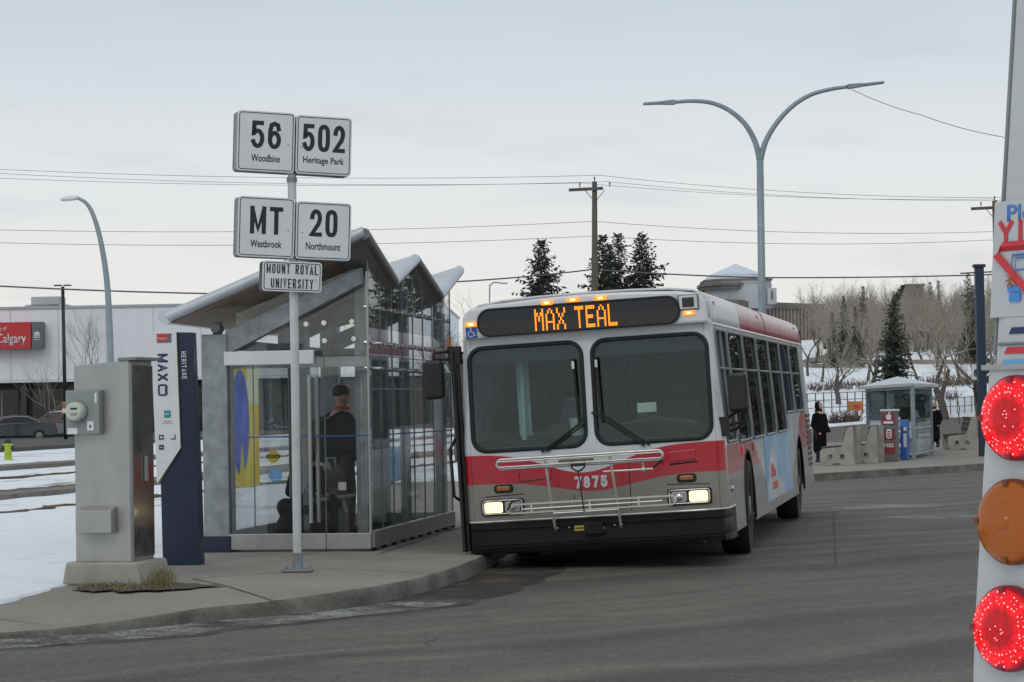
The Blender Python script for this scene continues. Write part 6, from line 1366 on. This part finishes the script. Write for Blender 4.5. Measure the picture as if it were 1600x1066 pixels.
# speed sign
q = at(1528, 582, 122); z0 = hz(q.x, 122); sg3 = root('speed_sign', 'small white speed sign reading 60 left of the dark blue post', 'road sign', (q.x, 122, z0)); k = 122/FPX
mb = MB(); mb.tube([(0, .03, -.1), (0, .03, q.z-z0+.3)], .03, 6); mb.build('pole', 'galv', sg3)
mb = MB(); mb.box(-10*k, 10*k, -.01, .01, q.z-z0-11*k, q.z-z0+11*k); pn = mb.build('sign_plate', 'sign_white', sg3)
stroke_text('lettering', '60', 13*k, 12*k, 2.4*k, face(0, -.011, q.z-z0-1*k), 'ink', pn, .3)
# orange hoarding and rail fence
q = hillpt(1337, 645); ho = root('barrier_board', 'small orange wooden barrier board with red mark by the snow bank', 'barrier', (q.x, q.y, q.z)); k = q.y/FPX
mb = MB(); mb.box(-12*k, 12*k, -.03, .03, 3*k, 18*k); pn = mb.build('board', 'orange_wood', ho)
mb = MB(); mb.box(-2*k, 7*k, -.04, -.03, 6*k, 13*k); mb.build('red_mark', 'sign_red', pn)
for s_ in (-1, 1):
    mb = MB(); mb.box(s_*11*k-.05, s_*11*k+.05, .03, .12, -.3, 19*k); mb.build('leg', 'orange_wood', ho)
def fence(label, pts, hh, n_rails, posts, picket=0):
    P = [hillpt(*p_) for p_ in pts]; o = root('metal_fence', label, 'fence', tuple(P[0])); P = [p_-P[0] for p_ in P]
    L = [ (P[0].lerp(P[-1], i/posts)) for i in range(posts+1)]
    def gz_(p_): w_ = p_+o.location; return V((p_.x, p_.y, hz(w_.x, w_.y)-o.location.z))
    L = [gz_(p_) for p_ in L]
    for p_ in L:
        mb = MB(); mb.tube([p_-V((0, 0, .1)), p_+V((0, 0, hh))], .035, 5); mb.build('post', 'wire', o)
    for k_ in range(n_rails):
        mb = MB(); z = hh*(k_+1)/n_rails-.03; mb.tube([p_+V((0, 0, z)) for p_ in L], .022, 4); mb.build('rail', 'wire', o)
    if picket:
        mb = MB()
        for a, b in zip(L, L[1:]):
            for j in range(picket): p_ = a.lerp(b, j/picket); mb.tube([p_+V((0, 0, .1)), p_+V((0, 0, hh))], .012, 3)
        mb.build('mesh_infill', 'wire', o)
fence('thin metal rail fence along the snow bank behind the benches', ((1262, 650), (1360, 644)), 1.25, 3, 8)
fence('thin metal picket fence in the snow right of the small shelter', ((1462, 652), (1550, 640)), 1.1, 2, 8, 6)
# ================================================================== NEAR BUS AT THE RIGHT EDGE
HD = radians(54); c0 = at(1512, 980, 5.2)
nbus = root('white_bus', 'rear corner of a white bus with round red and amber lamps at the right edge', 'bus', (c0.x, 5.2, 0), -HD)
# local: x along the rear face (to the right), y forward along the bus, z up
def rk_(z): return .048*(z-1.0) if z > 1.0 else 0.0
def sx_(z): return .062*(z-1.0)
W2, LB = 2.5, 9.5
zz = [.38, 1.0, 1.57, 1.575, 1.62, 2.4, 2.85, 3.0]
def edge(z): return sx_(z)+(.008 if z >= 1.575 else 0)
mb = MB(); ro = [(edge(z), rk_(z)-(0 if z < 1.575 else -.01), z) for z in zz]
prof = ro+[(.2, .12, 3.08)]
n = len(zz); vs = []
for z in zz: e = edge(z); y = rk_(z)+(.012 if z >= 1.575 else 0); vs += [(e+.0, y+.03, z), (e+.012, y+.008, z), (e+.035, y, z), (W2-e-.035, y, z), (W2-e-.012, y+.008, z), (W2-e, y+.03, z), (W2-e, LB, z), (e, LB, z)]
fs = [(k*8+i, k*8+(i+1) % 8, (k+1)*8+(i+1) % 8, (k+1)*8+i) for k in range(n-1) for i in range(8)]+[tuple(range(8))[::-1], tuple((n-1)*8+i for i in range(8))]
mb.add(vs, fs); mb.build('body', 'shaded_white', nbus, smooth=True, angle=25)
mb = MB(); mb.box(edge(1.575)-.006, W2, .020, .05, 1.567, 1.578); mb.build('panel_lip', 'stainless', nbus)
mb = MB(); mb.tube([(edge(z)+.004, rk_(z)+.024, z) for z in (1.6, 2.2, 2.9)], .006, 5); mb.build('edge_seal', 'grey_back', nbus)
for z in (1.622,):
    mb = MB(); mb.tube([(edge(z)+.02, rk_(z)+.010, z), (W2-.1, rk_(z)+.010, z)], .0035, 5); mb.build('panel_seam', 'grey_back', nbus)
mb = MB(); mb.box(.02, W2-.02, -.09, .02, .38, .62); mb.build('rear_bumper', 'bumper', nbus, bevel=.02)
for x in (.18, W2-.18):
    for y in (2.6, 7.4):
        mb = MB(); mb.tube([(x-.14, y, .48), (x+.14, y, .48)], .48, 28); mb.build('wheel', 'rubber', nbus, smooth=True)
def lamp(x, z, mat, lit):
    T = Matrix.Translation((x, rk_(z), z)) @ Matrix.Rotation(-.048, 4, 'X'); lm = 'lamp_lens_red' if lit else 'lamp_lens_amber'
    mb = MB(); mb.tube([(0, .0, 0), (0, -.016, 0), (0, -.022, 0)], [.0915, .0915, .088], 44); rim = mb.build('tail_lamp' if lit else 'turn_lamp', 'maroon' if lit else 'orange_dark', nbus, smooth=True, mtx=T)
    mb = MB(); pr = [(.0865, -.0215), (.084, -.029), (.07, -.0355), (.045, -.040), (.02, -.042), (.0005, -.0425)]; n = 44
    mb.add([(r*cos(2*pi*j/n), y, r*sin(2*pi*j/n)) for r, y in pr for j in range(n)], [(i*n+j, i*n+(j+1) % n, (i+1)*n+(j+1) % n, (i+1)*n+j) for i in range(len(pr)-1) for j in range(n)]); mb.build('lens', lm, rim, smooth='all')
    for a in (90, 180, 270):
        ca, sa = .081*cos(radians(a)), .081*sin(radians(a)); mb = MB(); mb.box(ca-.006, ca+.006, -.036, -.016, sa-.006, sa+.006); mb.build('clip', 'maroon' if lit else 'orange_dark', rim)
    if lit:
        mb = MB(); rn = random.Random(int(z*100)); yl = lambda r: -.0425+.0135*(r/.085)**2.2
        for g in range(10):
            a0 = 2*pi*g/10+.3
            for rr, k, w in ((.076, 3, .15), (.066, 3, .16), (.055, 3, .17)):
                for j in range(k): r = rr+rn.gauss(0, .0018); a = a0+(j-1)*w+rn.gauss(0, .03); q = rn.uniform(.0016, .0030); mb.ball((r*cos(a), yl(r), r*sin(a)), q, .002, q, 6, 4)
        for j in range(7): r = rn.uniform(0, .03); a = rn.uniform(0, 6.3); mb.ball((r*cos(a), yl(r), r*sin(a)), .0017, .0015, .0017, 6, 4)
        e = mb.build('led_dots', 'red_led', rim, clean=False); e['kind'] = 'stuff'
    else:
        mb = MB(); mb.tube([(0, -.039, 0), (0, -.047, 0)], [.022, .014], 16); mb.build('lens_boss', lm, rim, smooth=True)
def lens_mat(name, base, em, glow):
    s = NT(name); x, y, z = s.xyz(); r = s.math('SQRT', s.math('ADD', s.math('MULTIPLY', x, x), s.math('MULTIPLY', z, z)))
    ring = s.math('MULTIPLY', s.rng(r, .036, .052), s.rng(r, .084, .076)); vo = s.n('ShaderNodeTexVoronoi'); vo.inputs['Scale'].default_value = 95; s.t.links.new(s.tc.outputs['Object'], vo.inputs['Vector'])
    sp = s.rng(vo.outputs['Distance'], .55, .1); n_ = s.rng(s.noise(70, 3), .35, .65, .6, 1.0)
    c = s.mix(s.math('MULTIPLY', s.rng(s.noise(160, 2), .4, .6), .3), base, tuple(q*.6 for q in base))
    b = s.pbr(c, .2, 0, s.bump(vo.outputs['Distance'], .25, .001), .4)
    if glow:
        s.l(em, b.inputs['Emission Color']); s.l(s.math('MULTIPLY', s.math('ADD', s.math('MULTIPLY', ring, s.math('ADD', .30, s.math('MULTIPLY', sp, .75))), .30), s.math('MULTIPLY', n_, glow)), b.inputs['Emission Strength'])
    return s.m
M['lamp_lens_red'] = lens_mat('lamp_lens_red', (.20, .001, .003), (1, .003, .012), 1.45); M['lamp_lens_amber'] = lens_mat('lamp_lens_amber', (.40, .10, .006), (0, 0, 0), 0)
mk('orange_dark', (.17, .05, .01), .5)
for z, mt, lit in ((1.463, 'red_lens', True), (1.243, 'amber_lens', False), (1.018, 'red_lens', True)): lamp(.124+sx_(z)*.6, z, mt, lit)
# yield decal
DY = lambda z: rk_(z)+.012
def dec(poly, d, name, mat, parent): mb = MB(); mb.prism(poly, 0, .001, lambda u, v, k_: (u, DY(v)-d+k_*0-(.0008 if k_ else 0), v)); return mb.build(name, mat, parent)
dp = dec([(.046, 1.68), (.75, 1.68), (.75, 1.93), (.056, 1.93)], .001, 'decal_panel', 'shaded_white', nbus)
mtx = lambda x, z, d=.003: Matrix.Translation((x, DY(z)-d, z)) @ Matrix.Rotation(-.048, 4, 'X') @ XZ
text('lettering', 'Please', .150, .036, mtx(.168, 1.903), 'poster_blue', dp, .012)
stroke_text('lettering', 'YIELD', .23, .050, .010, mtx(.185, 1.862), 'sign_red', dp, .35)
tri = [(.092, 1.928), (.36, 1.928), (.226, 1.785)]
mb = MB(); mb.tube([(x, DY(z)-.003, z) for x, z in [(.082, 1.832), (.322, 1.832), (.339, 1.814), (.222, 1.692), (.198, 1.692), (.065, 1.814)]], .0105, 4, closed=True); mb.build('triangle', 'sign_red', dp)
mb = MB(); L3 = [(x, DY(z)-.006, z) for x, z in [(.112, 1.812), (.30, 1.812), (.305, 1.75), (.105, 1.75)]]; mb.tube(L3, .0022, 4, closed=True); mb.tube([(x, DY(z)-.006, z) for x, z in [(.122, 1.805), (.29, 1.805), (.292, 1.780), (.119, 1.780)]], .0016, 4, closed=True); mb.box(.100, .31, DY(1.74)-.008, DY(1.74)-.004, 1.733, 1.746); mb.build('bus_icon', 'poster_blue', dp)
mb = MB(); mb.box(.104, .134, DY(1.72)-.007, DY(1.72)-.004, 1.712, 1.730); mb.build('icon_wheel', 'poster_blue', dp)
mb = MB()
for j in range(8): a = pi*j/4; mb.tube([(.112, DY(1.757)-.010, 1.757), (.112+.017*cos(a), DY(1.757)-.010, 1.757+.017*sin(a))], [.004, .0012], 4)
mb.build('flash_icon', 'amber_lens', dp)
for z, mt in ((1.651, 'navy_ink'), (1.609, 'sign_red'), (1.583, 'sky_blue')):
    zt = z+.012; d0 = .0135 if z > 1.74 else .0135
    mb = MB(); mb.prism([(.100-(1.651-z)*.3, z-.008), (.9, z-.008), (.9, z+.006), (.108-(1.651-z)*.3, z+.006)], 0, 1, lambda u, v, k_: (u, DY(v)-.0015-(.0012 if k_ else 0), v)); mb.build('stripe', mt, nbus)
